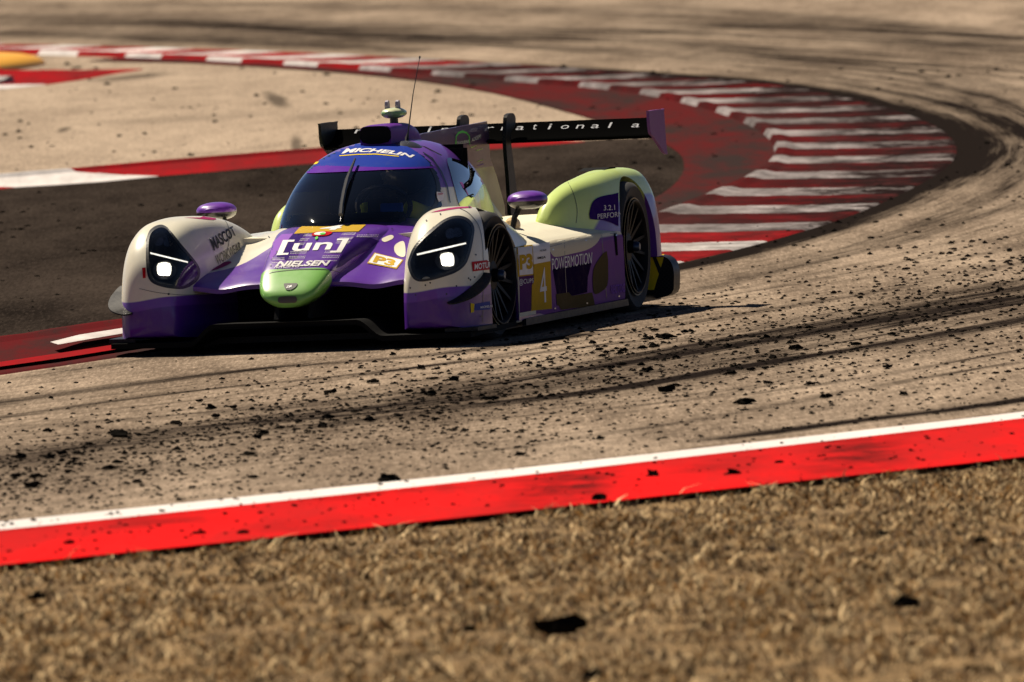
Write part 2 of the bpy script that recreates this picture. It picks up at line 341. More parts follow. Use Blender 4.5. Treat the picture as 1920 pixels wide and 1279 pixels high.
# kerbs: real blocks with a raised inner lip
def kerb(name, edge, width, blen, hgt, mats, label, start=0, worn=None, end_trim=None, side=1, flip=0, cuts=None):
    """edge: polyline at road level; blocks rise to a lip `width` away on the left of the direction of travel"""
    tot = np.linalg.norm(np.diff(edge, axis=0), axis=1).sum(); nb = max(2, int(tot/blen)); sub = 4
    if worn:
        cuts = [0.0]
        while cuts[-1] < 1: cuts.append(min(1, cuts[-1]+blen*(1.12 if len(cuts) % 2 else .88)/tot))
    if cuts: nb = len(cuts)-1
    e = resample(edge, nb*sub+1)
    if cuts:
        fine = resample(edge, 2001); e = np.array([fine[int(2000*(cuts[b]+(cuts[b+1]-cuts[b])*i/sub))] for b in range(nb) for i in range(sub)]+[fine[int(2000*cuts[-1])]])
    q = offset_line(e, width*side)
    prof = [(0, .004), (.02, .012), (.35, hgt*.45), (.36, hgt*.38), (.66, hgt*.8), (.67, hgt*.72), (.90, hgt*1.05), (.955, hgt*1.6), (1.0, hgt*1.6), (1.03, -.01)]
    root = bpy.data.objects.new(name, None); COL.objects.link(root); tag(root, label, 'kerb', kind='structure')
    for b in range(nb):
        v = []; n = len(prof)
        for i in range(sub+1):
            ii = b*sub+i; A, B = e[ii], q[ii]
            for (t, h) in prof:
                p = A+(B-A)*t; v.append((p[0], p[1], float(gz(p[1]))+h*(1 if 0 < i < sub else .93)))
        f = grid_faces(sub+1, n); f += [tuple(range(n)), tuple(sub*n+j for j in range(n-1, -1, -1))]
        me = pyd(v, f); mid = e[b*sub+2]
        wn = worn(mid) if worn else 0
        bm = bmesh.new(); bm.from_mesh(me); bmesh.ops.recalc_face_normals(bm, faces=bm.faces[:]); 
        if sum(fc.normal.z*fc.calc_area() for fc in bm.faces) < 0: bmesh.ops.reverse_faces(bm, faces=bm.faces[:])
        bm.to_mesh(me); bm.free()
        if worn:
            tt = np.tile(np.array([min(1, max(0, t_)) for t_, _ in prof]), sub+1); yy = np.array([p_[1] for p_ in v]); k_ = np.clip((yy-6)/14, 0, 1)*np.clip((lim+14-yy)/14, 0, 1)
            at = me.attributes.new('scuff', 'FLOAT', 'POINT'); at.data.foreach_set('value', (np.clip(1.05-tt*1.25, 0, 1)*k_*.95+.50*k_).astype(np.float32))
        link('kerb_block', me, M_kreddull if (worn and mid[1] < 3) else mats[((b+flip) % 2)+2*(1 if wn else 0)], root)
    return root
kw = (M_kred, M_kwhite, M_kredw, M_kwhitew)
lim = toground(1240, 142)[1]
def worn_f(p):
    return (p[1] > 13 and p[1] < lim+6) or p[1] < 3
part_near = inner[(np.arange(len(inner)) > 10)]
kerb('apex_kerb', part_near, 1.32, 1.35, .035, kw, 'red and white striped kerb round the hairpin apex', worn=worn_f)
mk = gpoly([(-500, 420), (-120, 372), (0, 356), (170, 345), (330, 330), (600, 308), (800, 292), (1000, 276), (1100, 268)], 8)
def kfrac(px):
    t = np.linalg.norm(np.diff(mk, axis=0), axis=1); cs = np.concatenate([[0], np.cumsum(t)])/t.sum(); xs = np.array([IW/2+FPX*((np.array([a, b, float(gz(b))])-c_o)@c_r)/((np.array([a, b, float(gz(b))])-c_o)@c_f) for a, b in mk])
    return float(np.interp(px, xs, cs))
kerb('infield_kerb', mk, .95, 6.0, .05, (M_kred, M_kwhite), 'red and white kerb beside the dark infield asphalt', flip=0, cuts=[0, kfrac(30), kfrac(300), kfrac(1100)])
fk = gpoly([(-400, 178), (-60, 172), (0, 168), (70, 162), (150, 151), (220, 138), (270, 131)], 6)
tag(link('worn_white_patch', drape(gpoly([(95, 664), (150, 650), (245, 635), (246, 645), (160, 660), (110, 669)]), .062, .3), M_kwhite), 'worn white paint on the dull near kerb left of the car', 'paint patch', kind='structure')
tag(link('worn_red_line', drape(gpoly([(-200, 716), (0, 690), (120, 672), (246, 652), (330, 640), (330, 648), (120, 682), (0, 699), (-200, 726)]), .030, .3), M_kred), 'bright red paint line on the dull near kerb left of the car', 'paint patch', kind='structure')
kerb('far_kerb_end', fk, 1.6, 3.2, .05, (M_kred, M_kwhite), 'tapering end of the far red and white kerb', flip=1)
# yellow sausage kerb end on the far kerb
def sausage():
    c = toground(-60, 134); d = np.array(toground(45, 118))-np.array(c); L = np.linalg.norm(d)*1.0; d = d/np.linalg.norm(d)
    rings = []
    for i, t in enumerate(np.linspace(-1.5, 1, 26)):
        s = math.sqrt(max(0.0, 1-max(0, t)**2.2)) if t < .995 else .05
        p = np.array(c)+d*L*max(t, -1.5); nrm = np.array([-d[1], d[0]]); r = []
        for th in np.linspace(0, math.pi, 12): r.append((*(p+nrm*.55*s*math.cos(th)), float(gz(p[1]))+.17*s*math.sin(th)))
        rings.append(r)
    o = link('sausage_kerb', closed_loft(np.array(rings)), simple('yellow_kerb_paint', (.80, .38, .012), .5)); shade(o, 50)
    tag(o, 'rounded yellow hump kerb lying on the far left striped kerb', 'sausage kerb')
sausage()
# foreground: white line, red strip, verge
oe = resample(outer[:len(o_near)+40], 260)
def band(line, a, b, lift):
    A, B = offset_line(line, a), offset_line(line, b); n = len(line); v = [(p[0], p[1], float(gz(p[1]))+lift) for p in np.concatenate([A, B])]
    me = pyd(v, [(i, i+1, n+i+1, n+i) for i in range(n-1)]); bm = bmesh.new(); bm.from_mesh(me); bmesh.ops.recalc_face_normals(bm, faces=bm.faces[:])
    if sum(f.normal.z for f in bm.faces) < 0: bmesh.ops.reverse_faces(bm, faces=bm.faces[:])
    bm.to_mesh(me); bm.free(); return me

def between(a, b, lift, n=90):
    A, B = resample(a, n), resample(b, n); v = [(p[0], p[1], float(gz(p[1]))+lift) for p in np.concatenate([A, B])]
    me = pyd(v, [(i, i+1, n+i+1, n+i) for i in range(n-1)]); bm = bmesh.new(); bm.from_mesh(me); bmesh.ops.recalc_face_normals(bm, faces=bm.faces[:])
    if sum(f.normal.z for f in bm.faces) < 0: bmesh.ops.reverse_faces(bm, faces=bm.faces[:])
    bm.to_mesh(me); bm.free(); return me
ext = lambda P, dx: [(-420, P[0][1]+42)]+P+[(2340, P[-1][1]-56)]
l_top = gpoly(ext([(0, 984), (480, 935), (960, 885), (1440, 832), (1920, 777)], 0), 8)
l_mid = gpoly(ext([(0, 1000), (480, 950), (960, 899), (1440, 845), (1920, 789)], 0), 8)
l_bot = gpoly(ext([(0, 1066), (480, 1017), (960, 966), (1440, 914), (1920, 862)], 0), 8)
tag(link('white_edge_line', between(l_top, l_mid, .012), M_whiteline), 'white painted line along the near track edge', 'line', kind='structure')
def scuffed_strip():
    n, m = 220, 9; A, B = resample(l_mid, n), resample(l_bot, n); t = np.linspace(0, 1, m); G = (A[:, None]*(1-t)[None, :, None]+B[:, None]*t[None, :, None]).reshape(-1, 2)
    me = pyd(np.concatenate([G, (gz(G[:, 1])+.012)[:, None]], 1), grid_faces(n, m)); r4 = np.random.default_rng(5); sc = np.zeros(len(G)); U = np.repeat(np.arange(n)/(n-1), m); V = np.tile(t, n)
    pts = [(1070, 920, .32, .5, .9), (1640, 860, .34, .5, .8), (330, 985, .5, .16, .5), (800, 928, .6, .12, .5), (600, 990, .4, .2, .35), (1350, 880, .4, .2, .35)]
    for px, py, rx, ry, st_ in pts:
        c = toground(px, py); i0 = np.argmin(np.linalg.norm(G-c, axis=1)); L = np.linalg.norm(A[-1]-A[0]); sc += st_*np.exp(-(((U-U[i0])*L/rx)**2)**1.5-(((V-V[i0])/ry)**2))
    sc += .35*np.exp(-(V/.08)**2); at = me.attributes.new('scuff', 'FLOAT', 'POINT'); at.data.foreach_set('value', np.clip(sc, 0, 1).astype(np.float32))
    bm = bmesh.new(); bm.from_mesh(me); bmesh.ops.recalc_face_normals(bm, faces=bm.faces[:])
    if sum(f.normal.z for f in bm.faces) < 0: bmesh.ops.reverse_faces(bm, faces=bm.faces[:])
    bm.to_mesh(me); bm.free(); return me
tag(link('red_strip', scuffed_strip(), M_redstrip), 'bright red painted strip beside the grass verge', 'painted strip', kind='structure')
# dry grass verge (uncountable blades)
def grass():
    k = NT('dry_grass'); a = k.attr('tone').outputs['Fac']; o = k.objc(); n = k.noise(o, 1.6, 4)
    c = k.mix(a, (.032, .018, .008), (.86, .63, .34)); c = k.mix(k.math('MULTIPLY', k.ramp(n, .45, .7), .35), c, (.16, .10, .045)); k.base(c, .8, **{'Specular IOR Level': .05})
    bm_edge = np.array(l_bot); N = 330000
    X = rng.uniform(-4.6, 4.6, N); Y = rng.uniform(-27.5, -9.5, N)
    ye = np.interp(X, bm_edge[:, 0], bm_edge[:, 1]); fr = rng.normal(0, .035, N)
    ok = Y < ye+.0+fr*2.0; X, Y = X[ok], Y[ok]; n = len(X)
    cl = np.zeros(n)
    for fx, fy, ph in ((9, 5, 0), (17, 8, 1.3), (31, 13, 2.1), (5, 3, .7), (47, 21, 3.3)):
        a1, a2 = rng.uniform(0, 6.28, 2); cl += np.sin(fx*X+a1+2*np.sin(fy*.7*Y+a2))*np.sin(fy*Y+ph+1.5*np.sin(fx*.6*X))
    cl = cl/3.0; keep = rng.uniform(-.9, .9, n) < cl*1.6+.02; X, Y, cl = X[keep], Y[keep], cl[keep]; n = len(X)
    h = np.clip(.011+.012*cl+rng.gamma(1.6, .006, n), .004, .07); wd = rng.uniform(.002, .0065, n); th = rng.uniform(0, 6.28, n)
    lean = rng.normal(0, 1.1, (n, 2))*h[:, None]
    dx, dy = np.cos(th)*wd, np.sin(th)*wd; z0 = gz(Y)-.012
    P = np.zeros((n, 5, 3)); P[:, 0] = np.stack([X-dx, Y-dy, z0], 1); P[:, 1] = np.stack([X+dx, Y+dy, z0], 1)
    mx, my = X+lean[:, 0]*.35, Y+lean[:, 1]*.35; P[:, 2] = np.stack([mx+dx*.8, my+dy*.8, z0+h*.65], 1); P[:, 3] = np.stack([mx-dx*.8, my-dy*.8, z0+h*.65], 1)
    P[:, 4] = np.stack([X+lean[:, 0], Y+lean[:, 1], z0+h], 1)
    me = bpy.data.meshes.new('grass'); me.vertices.add(n*5); me.vertices.foreach_set('co', P.ravel())
    base = (np.arange(n)*5)[:, None]; loops = np.concatenate([base+np.array([[0, 1, 2, 3]]), base+np.array([[3, 2, 4]])], 1).ravel()
    me.loops.add(n*7); me.loops.foreach_set('vertex_index', loops.astype(np.int32)); me.polygons.add(2*n)
    st = (np.arange(n)*7)[:, None]+np.array([[0, 4]]); me.polygons.foreach_set('loop_start', st.ravel().astype(np.int32)); me.update(); me.validate()
    tone = np.clip(np.where(rng.uniform(0, 1, n) < .52, .10, .74)+.20*rng.normal(0, 1, n)+.22*cl, 0, 1); at = me.attributes.new('tone', 'FLOAT', 'POINT'); at.data.foreach_set('value', np.repeat(tone, 5).astype(np.float32))
    tag(link('dry_grass', me, k.m), 'short dry straw coloured grass on the near verge', 'grass', kind='stuff')
grass()
# rubber marbles thrown off tyres
def lump_mesh(seed, sub=2):
    r2 = np.random.default_rng(seed); bm = bmesh.new(); bmesh.ops.create_icosphere(bm, subdivisions=sub, radius=1.0); ph = r2.uniform(0, 6.28, (5, 3)); fq = r2.uniform(1.5, 4.5, (5, 3))
    for v in bm.verts:
        p = np.array(v.co); d = sum(math.sin(fq[i]@p*1.3+ph[i].sum()) for i in range(5))*.19
        v.co = v.co*(1+d); v.co.x *= 1.25; v.co.z = max(v.co.z, -.35)+.3
    me = from_bm(bm); return me
M_rubber = simple('rubber_crumb', (.008, .007, .006), .9, **{'Specular IOR Level': .0})
LUMPS = [lump_mesh(s) for s in range(10)]
for me in LUMPS: me.materials.append(M_rubber)
big = [(1395, 755, 17), (1248, 634, 12), (1250, 735, 12), (730, 903, 16), (1126, 825, 8), (975, 855, 10), (1225, 895, 12), (1122, 940, 13), (1375, 891, 13), (130, 1023, 10), (370, 1004, 11), (455, 1004, 10), (1050, 1182, 36), (1700, 1136, 22), (1655, 1004, 12), (1840, 1018, 12), (70, 1124, 12), (1110, 1272, 16), (880, 1185, 12), (475, 898, 8), (205, 880, 12), (220, 870, 9), (60, 913, 11), (40, 860, 10), (225, 818, 13), (145, 852, 8), (1665, 690, 8), (1548, 747, 9), (1605, 648, 9), (1205, 655, 8), (525, 805, 8), (615, 786, 9), (850, 715, 7), (1440, 720, 8), (1520, 722, 9), (330, 795, 10), (1695, 742, 7), (1460, 872, 7), (1710, 850, 6), (1890, 700, 7)]
spots = [(x, y, r) for x, y, r in big]
while len(spots) < 300:
    t = random.random(); px = random.uniform(-60, 1980); base = 905-.205*px if px < 900 else 730-.18*(px-900)
    py = base+random.gauss(0, 42)-10*(px/1920)
    top_lim = 700-.17*px if px < 1260 else 486
    lo = 1000-.11*px
    if py < top_lim or py > lo+60: continue
    spots.append((px, py, random.choice([2.5, 3, 3.5, 4, 4.5, 5, 5.5, 6, 7, 9])*(.75 if py < 620 else 1)))
for i, (px, py, r) in enumerate(spots):
    p = toground(px, py+r*.25); dist = p[1]+DIST; s = r*dist/FPX
    o = bpy.data.objects.new('rubber_crumb', LUMPS[i % 10]); COL.objects.link(o); o.location = (p[0], p[1], float(gz(p[1]))+.008)
    o.rotation_euler = (0, 0, random.uniform(-.6, .6)); o.scale = (s*.8, s*random.uniform(.8, 2.2), s*random.uniform(.45, .8))
    if i < 1: tag(o, 'largest black rubber lump on the track, at the right beyond the red strip', 'rubber crumb', 'rubber crumbs strewn over the track')
    elif py > 1080: tag(o, 'dark clod lying in the dry grass verge', 'clod', 'dark clods in the grass')
    elif py > 985-.12*px+6 and py < 1066-.106*px: tag(o, 'dark rubber crumb lying on the red painted strip', 'rubber crumb', 'rubber crumbs on the red strip')
    else:
        lo_ = 985-.112*px; zn = 'just beyond the white line' if py > lo_-75 else ('in the dark rubber band' if py > lo_-190 else 'beyond the dark band')
        sd = 'at the left' if px < 640 else ('in the middle' if px < 1280 else 'at the right'); tag(o, 'small black rubber crumb %s, %s' % (zn, sd), 'rubber crumb', 'rubber crumbs %s %s' % (zn, sd))
def crumbs():
    v = []; f = []; b = LUMPS[0]; bmv = [lump_mesh(90+i, 1) for i in range(4)]
    dat = [(np.array([x.co[:] for x in m.vertices]), [tuple(p.vertices) for p in m.polygons]) for m in bmv]; off = 0
    for i in range(9500):
        px = random.uniform(-80, 2000); zone = random.random()
        if zone < .55: py = (905-.205*px if px < 900 else 730-.18*(px-900))+random.gauss(0, 50)
        elif zone < .76: py = random.uniform(985-.112*px-150, 985-.112*px-4)
        elif zone < .80: py = random.uniform(985-.112*px, 1058-.106*px)
        elif zone < .9: py = random.uniform(120, 600)
        else: py = random.uniform(500-.1*px, 985-.112*px)
        if py > 1060-.106*px: continue
        p = toground(px, py)
        r = random.choice([.8, 1.0, 1.2, 1.5, 1.8, 2.3, 3.0, 3.6])*(p[1]+DIST)/FPX*(1.0 if py > 500 else 1.3)
        vv, ff = dat[i % 4]; a = random.uniform(0, 6.28); ca, sa = math.cos(a), math.sin(a); q = vv*np.array([r, r*1.6, r*.6])
        q = np.stack([q[:, 0]*ca-q[:, 1]*sa+p[0], q[:, 0]*sa+q[:, 1]*ca+p[1], q[:, 2]+float(gz(p[1]))+(.014 if py > 980-.112*px else .006)], 1)
        v.append(q); f += [tuple(np.array(t)+off) for t in ff]; off += len(q)
    tag(link('rubber_grit', pyd(np.concatenate(v), f), M_rubber), 'fine black rubber grit scattered over the asphalt', 'rubber grit', kind='stuff')
crumbs()

# ================================================================ the race car
CAR = bpy.data.objects.new('race_car', None); COL.objects.link(CAR)
tag(CAR, 'purple, cream and lime prototype race car number 4 with its headlights on', 'race car')
fwd = np.array([-math.sin(YAW), -math.cos(YAW), 0]); lft = np.array([math.cos(YAW), -math.sin(YAW), 0])
CARM = Matrix(((fwd[0], lft[0], 0, CARX), (fwd[1], lft[1], 0, 0), (0, 0, 1, 0), (0, 0, 0, 1)))
CAR_Z = .018; CARM[2][3] = CAR_Z; CAR.matrix_world = CARM
cc = c_o-np.array([CARX, 0, 0]); CO = Vector((cc@fwd, cc@lft, cc[2]))
def cray(px, py): d = pray(px, py); return Vector((d@fwd, d@lft, d[2]))
def part(name, me, mat, parent=None, ang=35, flat=False):
    o = link(name, me, mat, parent or CAR)
    if not flat: shade(o, ang)
    return o
# --- liveries
def fender_col(k, p):
    wv = k.math('MULTIPLY', k.math('SINE', k.math('MULTIPLY', p[1], 13.0)), .012)
    z = k.math('ADD', p[2], wv); a = k.mix(step(k, z, .284), (.13, .035, .34), CREAM); return k.mix(step(k, z, .235), (.075, .016, .235), a)
M_ffender = paint_bands('front_fender_livery', fender_col, .35, .2)
def canopy_col(k, p):
    lowc = k.mix(step(k, p[0], -1.62), LIME, CREAM)
    up = k.math('ADD', p[2], k.math('MULTIPLY', p[0], -.02)); c = k.mix(step(k, up, .765), lowc, (.14, .045, .33))
    return k.mix(k.math('MULTIPLY', step(k, p[0], -2.02), step(k, up, .70)), c, (.17, .06, .38)) if False else c
M_canopy = paint_bands('canopy_livery', canopy_col)
def rear_col(k, p):
    u = k.math('ADD', k.math('MULTIPLY', k.math('ABSOLUTE', p[1]), 2.2), k.math('MULTIPLY', p[2], -.55))
    m = k.math('MULTIPLY', step(k, u, 1.68, .012), k.math('SUBTRACT', 1.0, step(k, p[0], -2.12, .01)))
    return k.mix(m, LIME, (.12, .035, .30))
M_rfender = paint_bands('rear_fender_livery', rear_col, .3, .2)
def nose_col(k, p):
    g = k.math('ADD', p[0], k.math('MULTIPLY', k.math('ABSOLUTE', p[1]), .10)); return k.mix(step(k, p[2], .222), (.006, .006, .006), k.mix(step(k, g, .545), PURPLE, GREEN))
M_nose = paint_bands('nose_livery', nose_col)
def shelf_col(k, p):
    u = k.math('ADD', k.math('MULTIPLY', p[1], .55), p[0]); return k.mix(step(k, k.math('ADD', p[0], k.math('MULTIPLY', p[1], .3)), .0), CREAM, PURPLE)
def deck_col(k, p):
    # cream on the far side, purple towards the near fender
    u = k.math('ADD', k.math('MULTIPLY', p[1], -1.0), k.math('MULTIPLY', p[0], -.75)); return k.mix(step(k, u, .28), PURPLE, CREAM)
M_deck = paint_bands('front_deck_livery', deck_col)
def side_col(k, p):
    b = k.mix(step(k, p[0], -.58, .002), (.19, .08, .27), CREAM); t = step(k, p[2], .425, .006); return k.mix(t, b, CREAM)
M_side = paint_bands('sidepod_livery', side_col, .04, .0)
# --- front fenders
FF = [(-1.15, .47, .90, .08, .36, 3.4), (-.92, .45, .935, .08, .45, 3.4), (-.64, .425, .945, .08, .545, 3.4), (-.42, .415, .945, .08, .612, 3.3), (-.20, .425, .945, .08, .655, 3.3), (.05, .46, .945, .08, .675, 3.4), (.28, .505, .94, .08, .662, 3.5), (.44, .535, .928, .08, .624, 3.5), (.56, .56, .905, .085, .560, 3.4), (.635, .580, .875, .09, .485, 3.2), (.675, .605, .835, .10, .415, 3.0), (.69, .66, .77, .13, .35, 2.5)]
def wheelcut(x, z, r, y0, y1):
    ol = [(x+r*math.cos(t), z+r*math.sin(t)) for t in np.linspace(0, math.pi, 49)]+[(x-r, -.3), (x+r, -.3)]; return plate(ol, 'y', y0, y1)
def front_arch(o, s):
    boolean(o, wheelcut(0.0, .33, .333, s*.665, s*.924))
    ol = [(.285, -.3), (.285, .36), (.262, .46), (.205, .55), (.11, .62), (.0, .655), (-.12, .664), (-.33, .618), (-.50, .558), (-.40, .54), (-.32, .49), (-.262, .44), (-.238, .38), (-.23, -.3)]
    boolean(o, plate(ol, 'y', s*.918, s*1.2))
BODY = {}
for s in (1, -1):
    o = part('front_fender', closed_loft(super_rings(FF, 110, 72, mirror=s)), M_ffender)
    front_arch(o, s); shade(o, 32); BODY['ff', s] = o
# --- nose
NS = [(-.45, -.33, .33, .38, .60, 3.2), (-.25, -.31, .31, .36, .600, 3.2), (-.05, -.275, .275, .33, .578, 3.2), (.12, -.245, .245, .29, .545, 3.4), (.30, -.218, .218, .24, .500, 3.6), (.45, -.195, .195, .215, .450, 3.8), (.56, -.178, .178, .208, .398, 4.2), (.63, -.162, .162, .208, .358, 4.0), (.69, -.136, .136, .210, .318, 3.6), (.722, -.10, .10, .218, .288, 3.0), (.735, -.045, .045, .238, .262, 2)]
BODY['nose'] = part('nose', closed_loft(super_rings(NS, 90, 64, closed=True, zc=.66, nl=1.55)), M_nose, ang=50)
# --- front deck (between the fenders, round the windscreen foot)
def deck():
    xs = np.concatenate([[.535, .53], np.linspace(.515, -1.05, 60)]); ys = np.linspace(-.575, .575, 70); top = np.zeros((len(xs), len(ys), 3)); bot = top.copy()
    sx = [-1.05, -.7, -.35, -.1, .1, .3, .45, .52, .54]; sz = [.55, .55, .54, .505, .452, .405, .368, .345, .332]
    hx = [-1.05, -.5, -.3, -.1, .1, .3, .54]; hz = [.04, .06, .055, .035, .015, .0, .0]
    Z = hermite(sx, np.array(sz)[:, None], xs)[:, 0]; Hh = hermite(hx, np.array(hz)[:, None], xs)[:, 0]
    for i, x in enumerate(xs):
        a = np.abs(ys); c = np.clip((.50-a)/(.50-.22), 0, 1); c = c*c*(3-2*c); dip = -.02*np.exp(-((a-.40)/.10)**2)*np.clip((x+.4)/.3, 0, 1)
        zz = Z[i]+Hh[i]*c+dip; top[i, :, 0] = x-.05*(a/.575)**2*np.clip((x-.2)/.3, 0, 1); top[i, :, 1] = ys; top[i, :, 2] = zz; bot[i] = top[i]; bot[i, :, 2] = zz-.022
    nu, nv = len(xs), len(ys); rings = np.concatenate([top, bot[:, ::-1]], 1); return closed_loft(rings)
BODY['deck'] = part('front_deck', deck(), M_deck, ang=40)
part('crash_pillar', plate([(.62, .16), (.18, .16), (.18, .27), (.56, .27)], 'y', -.10, -.075), M_carbon); part('crash_pillar', plate([(.62, .16), (.18, .16), (.18, .27), (.56, .27)], 'y', .075, .10), M_carbon)
box('front_bulkhead', (-.02, 0, .24), (.06, 1.10, .34), M_matblack, CAR)
for s in (1, -1): part('duct_wall', plate([(.46, .10), (-.1, .10), (-.1, .40), (.30, .40), (.46, .33)], 'y', s*.545, s*.562), M_matblack)
# --- splitter
def splitter():
    ys = np.linspace(-.93, .93, 94); xs = np.linspace(0, 1, 14); top = []; 
    for t in xs:
        row = []
        for y in ys:
            a = abs(y); xf = .80-.11*(a/.93)**2.2; x = xf+(-.25-xf)*t; r = np.clip((.50-a)/.13, 0, 1); r = r*r*(3-2*r)
            z = .068+.085*r*(1-.25*t)+.012*t; row.append((x, y, z))
        top.append(row)
    top = np.array(top); bot = top.copy(); bot[:, :, 2] -= .026; bot[:, :, 2] = np.maximum(bot[:, :, 2], .03)
    return closed_loft(np.concatenate([top, bot[:, ::-1]], 1))
part('splitter', splitter(), M_matblack, ang=30)
for s in (1, -1):
    part('splitter_foot', plate([(.58, s*.86), (.70, s*.80), (.64, s*.955), (.34, s*.975), (.26, s*.93)], 'z', .072, .090), M_carbon, flat=True)
# --- canopy: one smooth lofted shell, split into screen and bodywork
CN = [(-.12, -.08, .08, .50, .585, 2.2), (-.17, -.19, .19, .49, .622, 2.3), (-.28, -.285, .285, .48, .685, 2.4), (-.45, -.36, .36, .47, .765, 2.6), (-.65, -.40, .40, .46, .85, 2.8), (-.85, -.42, .42, .46, .915, 2.95), (-1.02, -.43, .43, .46, .955, 3.0), (-1.2, -.435, .435, .46, .978, 3.0), (-1.45, -.43, .43, .46, .988, 2.9), (-1.75, -.405, .405, .46, .97, 2.7), (-2.05, -.36, .36, .45, .93, 2.5), (-2.4, -.29, .29, .42, .86, 2.3), (-2.8, -.20, .20, .38, .76, 2.1), (-3.2, -.13, .13, .33, .64, 2.0), (-3.5, -.09, .09, .28, .54, 2.0)]
CR = super_rings(CN, 200, 120)[:, :120]
def pillar_x(z, y):
    return -.80-.62*np.clip(z-.60, 0, .40)*(1.0) if abs(y) > .24 else -1.06-(.02 if abs(y) < .1 else 0)
def canopy_parts():
    P = CR.reshape(-1, 3); nu, nv = 200, 120; fs = grid_faces(nu, nv); scr, body = [], []
    for f in fs:
        c = P[list(f)].mean(0); lim = -.80-.72*max(0, min(.975, c[2])-.60); (scr if c[0] > lim else body).append(f)
    return pyd(P, scr), pyd(P, body)
sm, bmesh_ = canopy_parts()
for m in (sm, bmesh_):
    b = bmesh.new(); b.from_mesh(m); bmesh.ops.delete(b, geom=[v for v in b.verts if not v.link_faces], context='VERTS'); bmesh.ops.recalc_face_normals(b, faces=b.faces[:])
    if sum(f.normal.z*f.calc_area() for f in b.faces) < 0: bmesh.ops.reverse_faces(b, faces=b.faces[:])
    b.to_mesh(m); b.free()
BODY['screen'] = part('windscreen', sm, M_glass, ang=60); BODY['canopy'] = part('canopy_shell', bmesh_, M_canopy, ang=60)
# --- sidepods
def sidepod(s):
    prof = [(.30, .07), (.30, .54), (.48, .545), (.66, .53), (.80, .495), (.89, .462), (.93, .442), (.945, .41), (.948, .30), (.948, .18), (.945, .09), (.93, .07)]
    rows = []
    for x in np.linspace(-2.52, -.20, 42):
        row = []
        for (y, z) in prof:
            yy = y; zz = z
            if y > .9 and .1 < z < .43: yy = y-.010*math.sin((x+.3)*math.pi/2.2)*-1 if False else y
            if z > .4: zz = z-.05*max(0, (-x-2.2)/.32)*(.0)+.0
            row.append((x, s*yy, zz))
        rows.append(row)
    r = np.array(rows); d = np.arange(len(prof)); t = np.linspace(0, len(prof)-1, 60)
    dense = np.stack([np.stack([np.interp(t, d, row[:, i]) for i in range(3)], 1) for row in r]); return closed_loft(dense)
for s in (1, -1):
    o = part('sidepod', sidepod(s), M_side); front_arch(o, s); boolean(o, wheelcut(-2.86, .345, .372, s*.58, s*1.2)); shade(o, 30); BODY['side', s] = o
box('floor', (-1.55, 0, .055), (3.9, 1.80, .03), M_carbon, CAR, bev=.006)
part('sill_skirt', plate([(-.33, .05), (-2.52, .05), (-2.5, .085), (-.33, .085)], 'y', .936, .956), M_carbon, flat=True)
# --- rear fenders
RFN = [(-1.71, .67, .74, .42, .46, 2.4), (-1.76, .645, .78, .38, .55, 2.6), (-1.84, .635, .81, .36, .625, 2.6), (-1.98, .625, .845, .34, .676, 2.6), (-2.2, .61, .90, .28, .716, 2.7), (-2.38, .605, .93, .20, .734, 2.8), (-2.6, .595, .946, .10, .750, 2.9), (-2.86, .585, .949, .10, .760, 3.1), (-3.12, .58, .949, .10, .757, 3.2), (-3.28, .58, .947, .10, .745, 3.3), (-3.36, .58, .94, .12, .72, 3.3)]
RF = [(-1.71, .67, .74, .42, .46, 2.4), (-1.76, .645, .77, .38, .55, 2.6), (-1.84, .635, .785, .36, .625, 2.6), (-1.98, .625, .77, .34, .672, 2.6), (-2.2, .61, .77, .28, .712, 2.6), (-2.48, .60, .83, .15, .742, 2.8), (-2.72, .59, .935, .10, .756, 3.0), (-2.86, .585, .949, .10, .760, 3.1), (-3.12, .58, .949, .10, .757, 3.2), (-3.28, .58, .947, .10, .745, 3.3), (-3.36, .58, .94, .12, .72, 3.3)]
for s in (1, -1):
    o = part('rear_fender', closed_loft(super_rings(RF if s < 0 else RFN, 100, 66, mirror=s)), M_rfender); boolean(o, wheelcut(-2.86, .345, .372, s*.58, s*1.2)); boolean(o, plate([(-3.19, -.1), (-3.19, .275), (-3.6, .275), (-3.6, -.1)], 'y', s*.4, s*1.2)); shade(o, 32); BODY['rf', s] = o
    part('fender_louvre', plate([(-2.72, .754), (-2.86, .768), (-3.0, .764), (-2.98, .758), (-2.86, .760)], 'y', s*.66, s*.80), M_matblack, flat=True)
box('gearbox_cover', (-3.05, 0, .30), (.95, 1.02, .34), M_matblack, CAR, bev=.03)
box('diffuser', (-3.50, 0, .17), (.55, 1.45, .20), M_matblack, CAR, bev=.02)
# tail corner panels behind the rear wheels
for s in (1, -1):
    ol = smooth_poly([(.70, .055), (.96, .06), (1.0, .14), (.99, .235), (.93, .275), (.78, .27), (.70, .265)], 4)
    t_ = part('tail_panel', plate([(y*s, z) for y, z in ol], 'x', -3.50, -3.36), M_carbon, ang=40); BODY['tail', s] = t_
